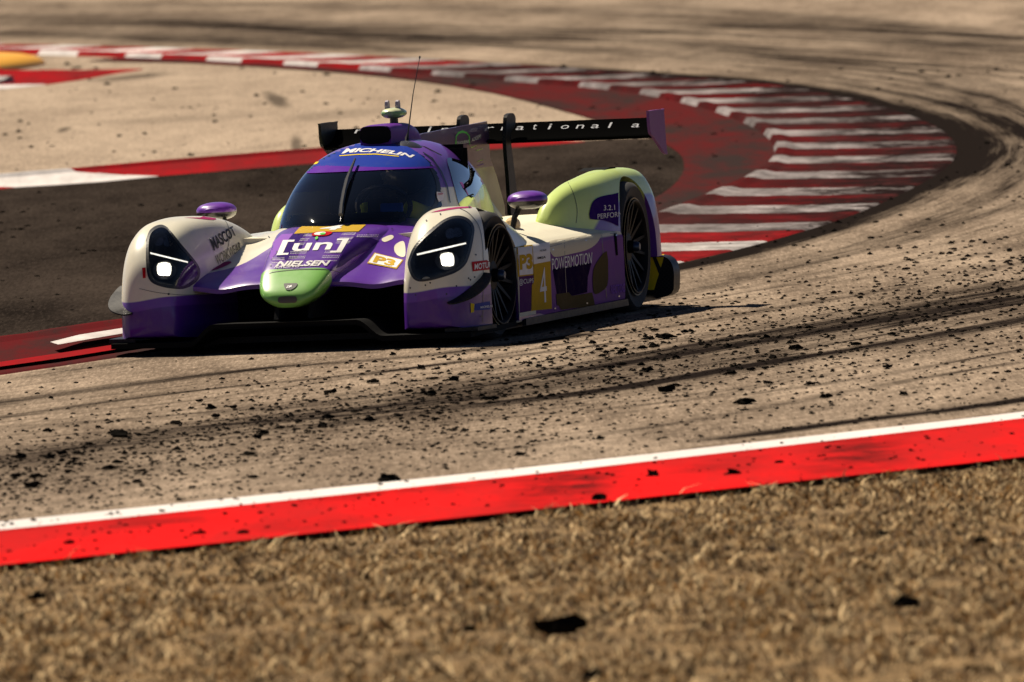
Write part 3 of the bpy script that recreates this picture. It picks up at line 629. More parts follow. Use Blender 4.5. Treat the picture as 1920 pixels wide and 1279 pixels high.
# --- wheels
def lathe(prof, seg=64):
    r = np.array([[(p[0]*math.cos(t), p[1], p[0]*math.sin(t)) for p in prof] for t in np.linspace(0, 2*math.pi, seg, endpoint=False)])
    n = len(prof); f = []
    for i in range(seg):
        for j in range(n-1): f.append((i*n+j, ((i+1) % seg)*n+j, ((i+1) % seg)*n+j+1, i*n+j+1))
    me = pyd(r.reshape(-1, 3), f); b = bmesh.new(); b.from_mesh(me); bmesh.ops.recalc_face_normals(b, faces=b.faces[:]); b.to_mesh(me); b.free(); return me
def wheel(x, y, r, wd, steer):
    s = 1 if y > 0 else -1
    rim = [(.05, .02), (.06, .055), (.10, .045), (.12, .03)]
    w_ = part('wheel', lathe([(.235, -.02), (.238, .09), (.247, .105), (.247, .112), (.240, .112), (.228, .095), (.222, .0), (.222, -.12), (.24, -.14), (.24, -.15)]), M_rim, ang=40)
    w_.matrix_local = Matrix.Translation((x, y-s*.115, r)) @ Matrix.Rotation(steer, 4, 'Z') @ (Matrix.Rotation(math.pi, 4, 'Z') if s < 0 else Matrix.Identity(4))
    h = wd/2; t = part('tyre', lathe([(.236, -h*.8), (.25, -h*.95), (r*.90, -h), (r*.975, -h*.9), (r, -h*.62), (r*1.003, 0), (r, h*.62), (r*.975, h*.86), (r*.92, h*.965), (.275, h*.90), (.252, h*.82), (.24, h*.74)]), M_tyre, w_, ang=50); t.location.y = -.035
    part('tyre_stripe', lathe([(.252, .100), (.2525, .1035), (.258, .1045), (.2585, .1025)]), M_goldring, w_)
    n = 15; sp = [(.055, -.013), (.22, -.007), (.234, -.013), (.234, .013), (.22, .007), (.055, .013)]
    spm = plate([(a, b) for a, b in sp], 'y', .03, .062)
    for v in spm.vertices: v.co.y += .035*max(0, (v.co.x-.06)/.17)**1.2
    for i in range(n):
        o = link('spoke', spm, M_rim, w_); o.rotation_euler = (0, 2*math.pi*i/n, 0)
    part('brake_disc', lathe([(.05, -.03), (.17, -.03), (.17, -.055), (.05, -.055)], 40), simple('dark_disc', (.05, .045, .04), .4, Metallic=1.0), w_)
    part('hub', lathe([(.0, .03), (.085, .03), (.085, .06), (.07, .066), (.035, .066), (.032, .095), (.0, .098)], 32), M_rim, w_); part('hub_nut', lathe([(.0, .125), (.018, .125), (.026, .115), (.028, .095)], 24), simple('blue_nut', (.03, .05, .09), .35, Metallic=.8), w_)
for (x, y, r, wd, st) in ((0, .932, .322, .25, -.045), (0, -.932, .322, .25, -.045), (-2.86, .935, .345, .29, 0), (-2.86, -.935, .345, .29, 0)): wheel(x, y, r, wd, st)

# --- decals: outlines in photograph pixels are cast onto the finished bodywork
BV = {}
def bvh(key):
    if str(key) not in BV:
        v = []; f = []
        for kk in (key if isinstance(key, list) else [key]):
            me = BODY[kk].data; o = len(v); v += [x.co.copy() for x in me.vertices]; f += [tuple(i+o for i in p.vertices) for p in me.polygons]
        BV[str(key)] = BVHTree.FromPolygons(v, f)
    return BV[str(key)]
def cast(px, py, key, off, push=0.0):
    d = cray(px, py); h = bvh(key).ray_cast(CO, d)
    if h[0] is None: return None
    n = h[1] if h[1].dot(d) < 0 else -h[1]
    return h[0]+n*off+d*push
def project_bm(bm, key, off, pushf=None):
    bad = []
    for v in bm.verts:
        p = cast(v.co.x, v.co.y, key, off, pushf(v.co.x, v.co.y) if pushf else 0.0)
        if p is None: bad.append(v)
        else: v.co = p
    if bad: bmesh.ops.delete(bm, geom=bad, context='VERTS')
    # drop faces that bridge a depth gap
    long_ = [f for f in bm.faces if max(e.calc_length() for e in f.edges) > .16]
    if long_: bmesh.ops.delete(bm, geom=long_, context='FACES')
    bm.normal_update()
    fl = [f for f in bm.faces if f.normal.dot(f.calc_center_median()-CO) > 0]
    if fl: bmesh.ops.reverse_faces(bm, faces=fl)
def poly_bm(poly, stepx=5.0):
    bm = bmesh.new(); bm.faces.new([bm.verts.new((p[0], p[1], 0)) for p in poly]); xs = [p[0] for p in poly]; ys = [p[1] for p in poly]
    for ax, lo, hi in ((0, min(xs), max(xs)), (1, min(ys), max(ys))):
        n = int((hi-lo)/stepx)
        for i in range(1, n+1):
            c = [0, 0, 0]; nn = [0, 0, 0]; c[ax] = lo+(hi-lo)*i/(n+1); nn[ax] = 1
            bmesh.ops.bisect_plane(bm, geom=bm.verts[:]+bm.edges[:]+bm.faces[:], plane_co=c, plane_no=nn)
    bmesh.ops.triangulate(bm, faces=bm.faces[:]); return bm
def zpx(pts, sc, ox, oy): return [(ox+x/sc, oy+y/sc) for x, y in pts]
Z1 = lambda *p: zpx(p, 4.125, 240, 370)
Z2 = lambda *p: zpx(p, 4.918, 470, 400)
Z3 = lambda *p: zpx(p, 4.4115, 740, 370)
Z4 = lambda *p: zpx(p, 4.568, 940, 360)
Z5 = lambda *p: zpx(p, 4.571, 500, 190)
Z7 = lambda *p: zpx(p, 6.396, 780, 240)
def matte(mat):
    n = mat.name+'_flank'
    if n not in MATS:
        m = mat.copy(); m.name = n; b = m.node_tree.nodes.get('Principled BSDF')
        if b: b.inputs['Specular IOR Level'].default_value = 0.0; b.inputs['Coat Weight'].default_value = 0.0
        MATS[n] = m
    return MATS[n]
def biggest(bm):
    bm.faces.ensure_lookup_table(); left = set(bm.faces); isl = []
    while left:
        st = [left.pop()]; cur = [st[0]]
        while st:
            f = st.pop()
            for e in f.edges:
                for g in e.link_faces:
                    if g in left: left.remove(g); st.append(g); cur.append(g)
        isl.append(cur)
    isl.sort(key=lambda c: -sum(f.calc_area() for f in c)); kill = [f for c in isl[1:] for f in c]
    if kill: bmesh.ops.delete(bm, geom=kill, context='FACES')
FLANK = (str([('side', 1), ('ff', 1), ('rf', 1)]), str([('rf', 1), ('side', 1)]))
def decal(name, poly, key, mat, lvl=1, parent=None, smooth=0, stepx=5.0, push=0.0, pushf=None):
    if smooth: poly = smooth_poly(poly, smooth)
    bm = poly_bm([tuple(p) for p in poly], stepx); project_bm(bm, key, .0016*lvl, pushf or ((lambda x, y: push) if push else None)); biggest(bm)
    if str(key) in FLANK: mat = matte(mat)
    o = part(name, from_bm(bm), mat, parent or BODY[key if not isinstance(key, list) else key[0]], ang=60); return o
def text_me(txt, shear=0.0, bold=0.0, space=1.0):
    c = bpy.data.curves.new('t', 'FONT'); c.body = txt; c.size = 1.0; c.shear = shear; c.offset = bold; c.space_character = space; c.resolution_u = 4
    o = bpy.data.objects.new('t', c); COL.objects.link(o); bpy.context.view_layer.update()
    me = bpy.data.meshes.new_from_object(o.evaluated_get(bpy.context.evaluated_depsgraph_get())); bpy.data.objects.remove(o); return me
def text(name, txt, bot, top, key, mat, lvl=2, shear=0.0, bold=0.0, space=1.0, parent=None):
    if str(key) in FLANK: mat = matte(mat)
    me = text_me(txt, shear, bold, space); co = np.array([v.co[:] for v in me.vertices]); lo = co.min(0); hi = co.max(0)
    def q(c, t):
        c = [np.array(p, float) for p in c]
        if len(c) == 2: return c[0]*(1-t)+c[1]*t
        b = 2*c[1]-.5*(c[0]+c[2]); return c[0]*(1-t)**2+2*b*t*(1-t)+c[2]*t*t
    bm = bmesh.new(); bm.from_mesh(me)
    for v in bm.verts:
        t = (v.co.x-lo[0])/(hi[0]-lo[0]); s = (v.co.y-lo[1])/(hi[1]-lo[1]); p = q(bot, t)*(1-s)+q(top, t)*s; v.co = (p[0], p[1], 0)
    bmesh.ops.triangulate(bm, faces=bm.faces[:])
    for _ in range(2):
        le = [e for e in bm.edges if e.calc_length() > 7]
        if le: bmesh.ops.subdivide_edges(bm, edges=le, cuts=1); bmesh.ops.triangulate(bm, faces=[f for f in bm.faces if len(f.verts) > 3])
    project_bm(bm, key, .0016*lvl); return part(name, from_bm(bm), mat, parent or BODY[key if not isinstance(key, list) else key[0]], flat=True)
def inside(poly, x, y):
    r = False; n = len(poly); j = n-1
    for i in range(n):
        xi, yi = poly[i]; xj, yj = poly[j]
        if (yi > y) != (yj > y) and x < (xj-xi)*(y-yi)/(yj-yi)+xi: r = not r
        j = i
    return r
def cproj(p):
    d = p-CO; wv = np.array(d[0])*fwd+np.array(d[1])*lft+np.array([0, 0, d[2]]); dz = wv@c_f; return IW/2+FPX*(wv@c_r)/dz, IH/2-FPX*(wv@c_u)/dz
# --- dive planes: curved blades rooted along the fender corner
def canard(s):
    rows = []
    path = smooth_poly(Z3((742, 645), (700, 700), (620, 772), (540, 832), (470, 873), (428, 888)), 5, False); n = len(path)
    for i, (x, y) in enumerate(path):
        d = cray(x, y); h = bvh(('ff', 1)).ray_cast(CO, d)
        if h[0] is None: continue
        nn = h[1] if h[1].dot(d) < 0 else -h[1]; t = i/(n-1); w_ = .012+.060*math.sin(math.pi*min(1, .12+.80*t))
        out = (nn+Vector((0, .55, -.45))).normalized(); a = h[0]-nn*.012; b = h[0]+out*w_; th = Vector((0, 0, -.007))
        rows.append([(q.x, s*q.y, q.z) for q in (a, b, b+th, a+th*1.8)])
    return closed_loft(np.array(rows))
for s in (1, -1): part('dive_plane', canard(s), M_carbon)
# --- headlights: an opening in the fender, dark housing, lamps, clear cover
HL = {1: Z3((120, 590), (130, 530), (165, 450), (230, 370), (310, 300), (400, 230), (480, 196), (560, 196), (620, 230), (650, 290), (640, 380), (612, 500), (575, 585), (500, 645), (380, 688), (280, 714), (200, 718), (150, 680)),
      -1: Z1((150, 380), (165, 310), (200, 270), (250, 250), (295, 262), (340, 310), (400, 390), (460, 460), (520, 530), (550, 590), (540, 650), (490, 700), (420, 730), (330, 725), (240, 705), (180, 670), (155, 600), (148, 480))}
LAMP = {1: (Z3((375, 490), (485, 480), (505, 585), (470, 608), (395, 600), (375, 560)), Z3((183, 496), (590, 402), (594, 416), (187, 512)), [Z3((425, 305), (480, 288), (500, 355), (435, 368)), Z3((488, 290), (545, 285), (560, 345), (500, 357))]),
        -1: (Z1((225, 530), (335, 528), (340, 630), (290, 642), (222, 625)), Z1((172, 452), (466, 524), (464, 536), (175, 466)), [Z1((200, 320), (262, 300), (270, 385), (215, 400)), Z1((275, 320), (325, 335), (345, 395), (285, 405))])}
for s in (1, -1):
    ol = smooth_poly(HL[s], 4); olt = [tuple(p) for p in ol]; cen = ol.mean(0); key = ('ff', s); F_ = BODY[key]; bvh(key)
    def edge_d(x, y): return float(np.min(np.hypot(ol[:, 0]-x, ol[:, 1]-y)))
    hl = decal('headlight', ol, key, M_matblack, -1, CAR, stepx=6, pushf=lambda x, y: .004+.075*min(1, edge_d(x, y)/10))
    lc = np.array(LAMP[s][0]); lm = lc.mean(0); lc = lm+(lc-lm)*.85; lampo = decal('lamp', smooth_poly(lc, 3), key, M_lamp, 0, hl, stepx=8, push=.045)
    for ex, ey in ((-5.2, -5.2), (4.8, -5.6), (-4.6, 4.6), (5.2, 4.2)): decal('led', smooth_poly([lm+np.array([ex-3.0, ey-2.9]), lm+np.array([ex+3.0, ey-3.1]), lm+np.array([ex+3.0, ey+2.9]), lm+np.array([ex-3.0, ey+3.1])], 3), key, M_led, 0, hl, stepx=8, push=.041)
    decal('light_strip', LAMP[s][1], key, M_strip, 0, hl, stepx=8, push=.035)
    for q in LAMP[s][2]: decal('projector', smooth_poly(q, 3), key, simple('chrome_reflector', (.35, .33, .36), .15, Metallic=1.0), 0, hl, stepx=8, push=.05)
    c2 = np.array(LAMP[s][0]).mean(0); decal('reflector', [tuple(c2+18*np.array([math.cos(a), math.sin(a)])*np.array([1.25, 1])) for a in np.linspace(0, 6.28, 20, endpoint=False)], key, simple('grey_housing', (.05, .05, .055), .25, Metallic=.6), 0, hl, stepx=8, push=.055)
    decal('lens_cover', ol, key, M_lens, 1, hl, stepx=6)
    n = len(ol); ring = []; bm = bmesh.new()
    for i in range(n):
        d = (cen-ol[i])/np.linalg.norm(cen-ol[i]); ring.append((bm.verts.new((*(ol[i]-d*2.0), 0)), bm.verts.new((*(ol[i]+d*3.5), 0))))
    for i in range(n): bm.faces.new((ring[i][0], ring[(i+1) % n][0], ring[(i+1) % n][1], ring[i][1]))
    project_bm(bm, key, .0022); part('bezel', from_bm(bm), M_black, hl, flat=True)
    b = bmesh.new(); b.from_mesh(F_.data); kill = []
    for f in b.faces:
        c = f.calc_center_median()
        if c.x > -.1 and f.normal.dot(c-CO) < 0:
            x, y = cproj(c)
            if inside(olt, x, y): kill.append(f)
    bmesh.ops.delete(b, geom=kill, context='FACES'); KILLED = (b, F_.data, F_); b.to_mesh(F_.data); b.free(); shade(F_, 32)
# --- nose graphics
NK = ['nose', 'deck']
decal('lilac_patch', Z2((165, 400), (185, 330), (225, 285), (290, 228), (395, 222), (330, 300), (262, 380), (215, 430), (190, 470)), NK, M_lilac, 1)
decal('dark_patch', Z2((330, 300), (395, 222), (440, 222), (520, 212), (480, 330), (430, 440), (330, 470), (240, 440)), NK, M_dpurple, 1)
decal('dark_patch', Z2((830, 440), (905, 300), (960, 250), (1080, 250), (1190, 290), (1090, 370), (950, 440), (840, 520), (790, 540)), NK, M_dpurple, 1)
decal('gold_patch', Z2((400, 226), (450, 172), (490, 152), (850, 146), (1065, 143), (995, 205), (700, 210)), NK, M_gold, 2)
text('race_number', '4', Z2((610, 198), (810, 192)), Z2((700, 152), (880, 148)), NK, M_white, 3, bold=.03)
text('lettering', '[un]', Z2((240, 425), (835, 396)), Z2((300, 285), (912, 268)), NK, M_white, 2, bold=.02)
text('lettering', 'NIELSEN', Z2((225, 530), (715, 520)), Z2((258, 478), (742, 470)), NK, M_white, 2, shear=.15, bold=.035)
text('lettering', 'RACING', Z2((215, 546), (448, 536)), Z2((235, 521), (462, 512)), NK, M_white, 3, shear=.15, bold=.01)
decal('red_roundel', smooth_poly(Z2((565, 240), (600, 212), (740, 208), (748, 225), (700, 245), (600, 250)), 3), NK, M_red, 3)
decal('white_roundel', smooth_poly(Z2((585, 235), (615, 218), (690, 215), (680, 238), (620, 243)), 3), NK, M_white, 4)
decal('green_roundel', smooth_poly(Z2((595, 270), (615, 255), (625, 270), (605, 286)), 3), NK, M_ltgreen, 4); decal('green_roundel', smooth_poly(Z2((640, 232), (680, 222), (690, 236), (655, 243)), 3), NK, M_ltgreen, 5)
for (x, y, w_, dx, dy, rows) in ((500, 225, 75, -12, 14, 8), (850, 215, 120, -9, 13, 8), (690, 380, 150, -8, 15, 7), (370, 385, 145, -4, 15, 6), (985, 232, 190, -6, 15, 2), (200, 445, 110, 0, 14, 4)):
    for r_ in range(rows):
        a = (x+dx*r_, y+dy*r_); text('small_lettering', 'national', Z2((a[0], a[1]+9), (a[0]+w_, a[1]+7)), Z2((a[0]+3, a[1]), (a[0]+w_+3, a[1]-2)), NK, M_lilac if r_ % 3 == 2 else M_white, 1.6, bold=.0)
decal('badge', smooth_poly(Z2((308, 690), (332, 683), (400, 682), (432, 683), (424, 708), (390, 735), (350, 745), (322, 733)), 3), NK, M_black, 2)
text('emblem', 'DR', Z2((330, 730), (380, 722)), Z2((345, 708), (390, 700)), NK, M_silver, 3, bold=.02)
decal('nose_grille', smooth_poly(Z2((255, 830), (275, 805), (400, 800), (428, 815), (425, 845), (400, 858), (285, 862), (258, 850)), 3), NK, simple('grille_mesh', (.09, .07, .05), .4), 2)
decal('lilac_patch', smooth_poly(Z2((1210, 270), (1290, 235), (1320, 250), (1300, 275), (1235, 300)), 3), NK, M_cream, 1)
decal('lilac_patch', smooth_poly(Z2((1330, 330), (1400, 290), (1425, 330), (1425, 430), (1370, 430), (1330, 390)), 3), NK, M_cream, 1)
decal('class_sticker', Z2((1075, 498), (1143, 400), (1412, 468), (1348, 550)), NK, M_gold, 2); decal('class_sticker', Z2((1088, 494), (1148, 410), (1400, 472), (1343, 540)), NK, M_white, 3)
text('class_lettering', 'P3', Z2((1125, 492), (1318, 532)), Z2((1160, 430), (1350, 476)), NK, M_gold, 4, bold=.04)
decal('red_script', smooth_poly(zpx([(555, 520), (610, 490), (680, 470), (700, 480), (640, 510), (580, 530)], 3.4286, 230, 360), 2), NK, M_magenta, 1)
# --- front fenders
text('lettering', 'MASCOT', Z1((665, 445), (840, 318)), Z1((628, 350), (806, 250)), ('ff', -1), M_black, 2, bold=.02)
text('lettering', 'WORKWEAR', Z1((690, 555), (876, 440)), Z1((668, 480), (864, 370)), ('ff', -1), M_black, 2, bold=.012)
decal('sticker', Z1((112, 575), (138, 573), (140, 652), (118, 655)), ('ff', -1), M_red, 2)
decal('script', smooth_poly(Z1((320, 185), (400, 172), (520, 168), (600, 180), (680, 192), (660, 204), (560, 196), (430, 186)), 2), ('ff', -1), M_magenta, 1)
decal('script', smooth_poly(Z3((300, 158), (400, 130), (520, 112), (640, 108), (740, 112), (640, 118), (520, 126), (400, 145)), 2), ('ff', 1), M_magenta, 1)
decal('sticker', Z3((635, 565), (795, 545), (801, 626), (645, 643)), ('ff', 1), M_red, 2); text('lettering', 'MOTUL', Z3((655, 630), (793, 612)), Z3((652, 582), (790, 562)), ('ff', 1), M_white, 3, shear=.15, bold=.03)
decal('sticker', Z3((657, 914), (805, 885), (809, 955), (655, 967)), ('ff', 1), M_blue, 2); decal('sticker', Z3((625, 905), (657, 912), (652, 980), (628, 985)), ('ff', 1), M_yellow, 2); text('lettering', 'MICHELIN', Z3((705, 950), (802, 938)), Z3((705, 932), (802, 918)), ('ff', 1), M_white, 3, bold=.02)
decal('arch_patch', Z3((745, 248), (806, 222), (810, 350), (796, 436), (772, 330)), ('ff', 1), M_ltgreen, 2); decal('arch_patch', Z3((753, 254), (802, 232), (806, 350), (796, 420), (776, 325)), ('ff', 1), M_black, 3)
for (x, y) in ((255, 757), (295, 737), (670, 505), (510, 764), (610, 700), (625, 712), (430, 830), (130, 780), (660, 690)):
    decal('chip', smooth_poly(Z3((x-7, y), (x, y-8), (x+8, y-2), (x+3, y+9)), 2), ('ff', 1), M_black, 1)
decal('chip', smooth_poly(Z1((305, 775), (315, 768), (326, 776), (314, 785)), 2), ('ff', -1), M_black, 1)
# --- flank
SK = [('side', 1), ('ff', 1), ('rf', 1)]
S2 = [('rf', 1), ('side', 1)]
decal('cream_patch', smooth_poly(Z4((412, 452), (640, 415), (850, 375), (845, 425), (800, 485), (720, 530), (590, 562), (470, 587), (432, 565), (413, 520)), 3), SK, paint('flank_cream', (.62, .57, .43)), 1)
decal('class_sticker', Z4((128, 502), (266, 486), (273, 742), (145, 757)), SK, M_gold, 2); decal('class_sticker', Z4((136, 512), (258, 497), (266, 733), (150, 746)), SK, M_white, 3)
text('class_lettering', 'P3', Z4((150, 700), (262, 690)), Z4((146, 572), (256, 556)), SK, M_gold, 4, bold=.05)
decal('sticker', Z4((266, 482), (412, 463), (417, 622), (273, 650)), SK, M_white, 2); text('small_lettering', 'MICHELIN', Z4((325, 545), (380, 535)), Z4((325, 530), (380, 520)), SK, M_black, 3); text('small_lettering', 'IMSA', Z4((305, 608), (375, 598)), Z4((305, 588), (375, 578)), SK, M_black, 3, bold=.02)
decal('number_panel', Z4((273, 650), (417, 622), (430, 1030), (253, 1049), (258, 830), (276, 800)), SK, M_gold, 2); text('race_number', '4', Z4((322, 985), (388, 972)), Z4((330, 682), (372, 674)), SK, M_white, 3, bold=.0)
decal('purple_patch', Z4((143, 757), (273, 742), (276, 800), (258, 830), (253, 1049), (138, 1070)), SK, paint('flank_purple', (.10, .035, .13)), 1)
text('lettering', '@CUPS', Z4((148, 836), (273, 815)), Z4((148, 778), (273, 768)), SK, M_white, 2)
decal('dark_patch', Z4((440, 690), (730, 640), (770, 640), (740, 760), (735, 890), (600, 920), (575, 890), (475, 905)), SK, paint('flank_dark_purple', (.014, .006, .034)), 1)
decal('olive_patch', smooth_poly(Z4((785, 700), (830, 610), (900, 535), (912, 700), (905, 830), (850, 885), (800, 905), (782, 850)), 2), SK, M_olive, 2)
decal('olive_patch', Z4((465, 905), (575, 890), (600, 920), (775, 890), (800, 1000), (510, 1040), (490, 1005), (474, 1000)), SK, M_olive, 2)
text('lettering', 'POWERMOTION', Z4((430, 702), (770, 642)), Z4((422, 602), (772, 545)), SK, M_white, 3, shear=.1)
text('lettering', 'RECTOC', Z4((935, 905), (1055, 885)), Z4((935, 830), (1055, 812)), S2, M_lilac, 2, bold=.02)
decal('door_vent', Z4((962, 388), (984, 386), (996, 570), (980, 575)), S2, M_black, 2)
decal('dark_patch', smooth_poly(Z4((756, 262), (760, 170), (790, 105), (850, 70), (950, 50), (1040, 40), (1038, 150), (1026, 320), (960, 300), (860, 268)), 2), S2, M_dpurple, 2)
text('lettering', '3.2.1', Z4((872, 190), (968, 185)), Z4((872, 146), (966, 140)), S2, M_white, 3); text('lettering', 'PERFORM', Z4((820, 262), (1030, 240)), Z4((818, 220), (1028, 196)), S2, M_white, 3)
decal('yellow_patch', Z4((1278, 560), (1400, 545), (1385, 620), (1310, 868), (1240, 868), (1262, 700)), ('tail', 1), M_yellow, 1)
decal('dark_stripe', Z4((1290, 570), (1318, 566), (1370, 680), (1355, 740)), ('tail', 1), M_black, 2)
# --- screen and canopy
WK = ['screen', 'canopy']
decal('sun_strip', smooth_poly(Z5((345, 578), (440, 485), (520, 435), (600, 412), (850, 398), (1080, 402), (1200, 420), (1320, 495), (1400, 592), (1200, 600), (1000, 600), (640, 590)), 3), WK, M_blue, 2)
decal('sun_strip', smooth_poly(Z5((298, 645), (345, 578), (640, 590), (1000, 600), (1200, 600), (1405, 592), (1425, 604), (1000, 622), (800, 632), (500, 645)), 3), WK, M_purple, 2)
decal('yellow_patch', Z5((362, 575), (440, 490), (565, 432), (520, 500), (430, 575)), WK, M_yellow, 3)
text('lettering', 'MICHELIN', [(640.7, 296.5), (706, 294), (774, 304.5)], [(647, 287), (713, 287.7), (778, 299)], WK, M_white, 3, shear=.15, bold=.04)
decal('yellow_underline', [(637, 299.6), (670, 297), (705, 296.2), (748, 300.5), (748, 302), (705, 298), (670, 298.6), (637, 301)], WK, M_yellow, 3)
decal('side_window', smooth_poly(Z5((1545, 522), (1640, 535), (1745, 572), (1800, 622), (1850, 690), (1835, 760), (1785, 840), (1720, 925), (1652, 925), (1612, 790), (1572, 640)), 3), 'canopy', M_sideglass, 2, CAR)
decal('screen_pillar', smooth_poly(Z5((1330, 500), (1420, 590), (1470, 690), (1490, 770), (1480, 880), (1430, 965), (1380, 990), (1440, 900), (1455, 780), (1440, 690), (1395, 600)), 2), WK, M_black, 1)
decal('door_seam', Z5((1340, 470), (1420, 520), (1500, 640), (1548, 760), (1572, 900), (1564, 902), (1540, 762), (1492, 644), (1412, 528), (1338, 478)), WK, M_black, 3)
text('decal', 'mdx', Z5((1460, 840), (1505, 830)), Z5((1462, 815), (1510, 812)), WK, M_red, 4); decal('pillar_sticker', Z5((1450, 810), (1518, 812), (1505, 880), (1470, 895), (1455, 860)), WK, M_white, 3)
# seams, gaskets and fasteners
def seam(path, key, w_=1.1, name='panel_seam', mat=None, lvl=1.2):
    p = smooth_poly(path, 5, False); t = np.gradient(p, axis=0); t /= np.linalg.norm(t, axis=1)[:, None]; n = np.stack([-t[:, 1], t[:, 0]], 1); m = len(p); bm = bmesh.new()
    A = [bm.verts.new((*(q), 0)) for q in p+n*w_/2]; B = [bm.verts.new((*(q), 0)) for q in p-n*w_/2]
    for i in range(m-1): bm.faces.new((A[i], A[i+1], B[i+1], B[i]))
    project_bm(bm, key, .0016*lvl); return part(name, from_bm(bm), mat or M_black, BODY[key if not isinstance(key, list) else key[0]], flat=True)
seam([(505, 520), (515, 517), (560, 512.5), (612, 512.5), (632, 516), (648, 524)], 'nose', 1.0)
seam([(862, 398), (880, 408), (898, 432), (905, 470), (906, 520), (905, 612)], ('ff', 1), .9)
seam([(262, 548), (300, 556), (350, 560), (392, 556)], ('ff', -1), .8)
seam([(410, 409), (425, 425), (430, 450), (424, 490)], ('ff', -1), .8)
seam([(1030, 470), (1100, 452), (1165, 442)], ('side', 1), .9); seam([(1058, 462), (1060, 520), (1064, 590)], ('side', 1), .8); seam([(1128, 448), (1132, 500), (1138, 575)], ('side', 1), .8)
seam([(1060, 338), (1075, 370), (1082, 400), (1080, 425)], ('rf', 1), .9)
for (x, y) in ((1036, 475), (1098, 458), (1155, 448), (1040, 585), (1100, 575), (1160, 562)): decal('fastener', smooth_poly([(x-1.6, y), (x, y-1.6), (x+1.6, y), (x, y+1.6)], 2), ('side', 1), M_silver, 2.5)
for (x, y) in ((800, 421), (826, 409), (770, 452), (880, 396), (910, 400), (902, 600), (780, 560)): decal('fastener', smooth_poly([(x-1.5, y), (x, y-1.5), (x+1.5, y), (x, y+1.5)], 2), ('ff', 1), M_black, 2.5)
for (x, y) in ((520, 480), (508, 505), (560, 447), (690, 447), (668, 486), (735, 437), (505, 452)): decal('fastener', smooth_poly([(x-1.5, y), (x, y-1.3), (x+1.5, y), (x, y+1.3)], 2), NK, M_black, 3.5)
# wiper
wp = [cast(x, y, 'screen', .03) for x, y in Z5((765, 572), (730, 660), (700, 740), (672, 850), (650, 960), (640, 1045))]
part('wiper', tube_me([p for p in wp if p], [.006, .009, .012, .012, .011, .012][:len([p for p in wp if p])], 6), M_black)
# --- roof intake, antenna, beacon
RI = [(-1.93, -.03, .03, .955, .985, 2.5), (-1.75, -.06, .06, .945, 1.045, 3), (-1.5, -.083, .083, .945, 1.073, 4), (-1.25, -.083, .083, .945, 1.074, 5), (-1.12, -.082, .082, .945, 1.068, 6)]
BODY['intake'] = part('roof_intake', closed_loft(super_rings(RI, 40, 48, closed=True)), paint('intake_purple', (.12, .03, .26)), ang=45)
part('intake_mouth', plate(smooth_poly([(-.068, .985), (.068, .985), (.068, 1.060), (-.068, 1.060)], 3), 'x', -1.118, -1.112), M_matblack, BODY['intake'], flat=True)
an = part('antenna', tube_me([(-1.22, .135, .96), (-1.24, .135, 1.0), (-1.26, .137, 1.03), (-1.34, .15, 1.22), (-1.45, .165, 1.405)], [.014, .010, .004, .0026, .0016], 8), M_black)
part('antenna_tip', tube_me([(-1.448, .165, 1.402), (-1.452, .1655, 1.412)], .0045, 6), M_black, an)
part('stay_wire', tube_me([(-1.22, .15, .965), (-1.2, .24, .95), (-1.16, .335, .905)], .003, 5), M_black)
bp = part('camera_pod', closed_loft(super_rings([(-1.62, -.02, .02, 1.115, 1.13, 2), (-1.58, -.05, .05, 1.10, 1.145, 2.2), (-1.5, -.062, .062, 1.095, 1.152, 2.4), (-1.44, -.05, .05, 1.10, 1.147, 2.2), (-1.41, -.02, .02, 1.115, 1.135, 2)], 24, 32, closed=True)), paint_bands('pod_livery', lambda k, p: k.mix(step(k, p[2], 1.132), (.16, .36, .12), (.62, .66, .40))), ang=60)
for y in (-.034, .022): part('pod_light', plate(smooth_poly([(-1.53, 1.145), (-1.48, 1.145), (-1.485, 1.183), (-1.52, 1.187)], 2), 'y', y-.007, y+.008), simple('pod_peg', (.32, .28, .33), .5), bp, flat=True)
part('pod_stem', tube_me([(-1.5, 0, 1.05), (-1.5, 0, 1.105)], .022, 10), M_black, bp)
# --- shark fin
BODY['fin'] = part('shark_fin', plate([(-1.78, .985), (-2.05, 1.0), (-3.40, 1.022), (-3.42, .98), (-3.44, .82), (-3.56, .72), (-3.70, .56), (-3.70, .50), (-3.0, .60), (-2.3, .80), (-1.9, .92)], 'y', -.005, .005), paint_bands('fin_livery', lambda k, p: k.mix(step(k, p[2], .78, .004), k.mix(step(k, p[0], -3.2, .2), (.42, .46, .16), (.45, .5, .2)), (.10, .045, .13))), flat=True)
ar = Z7((470, 245), (475, 140), (500, 95), (555, 70), (612, 92), (642, 135), (648, 245)); ai = Z7((640, 245), (630, 140), (600, 108), (555, 98), (510, 112), (486, 145), (482, 245))
decal('green_arch', ar+ai, 'fin', M_ltgreen, 1); text('lettering', 'DUQUEINE', Z7((485, 250), (632, 225)), Z7((490, 205), (632, 183)), 'fin', M_white, 2); text('lettering', 'ACADEMY', Z7((665, 208), (778, 162)), Z7((665, 162), (776, 112)), 'fin', M_white, 2)
for (x, y) in ((655, 262), (720, 300), (735, 430), (740, 480)): decal('small_script', Z7((x, y+8), (x+70, y-14), (x+70, y-4), (x, y+20)), 'fin', M_lime if y != 480 else M_lilac, 1)
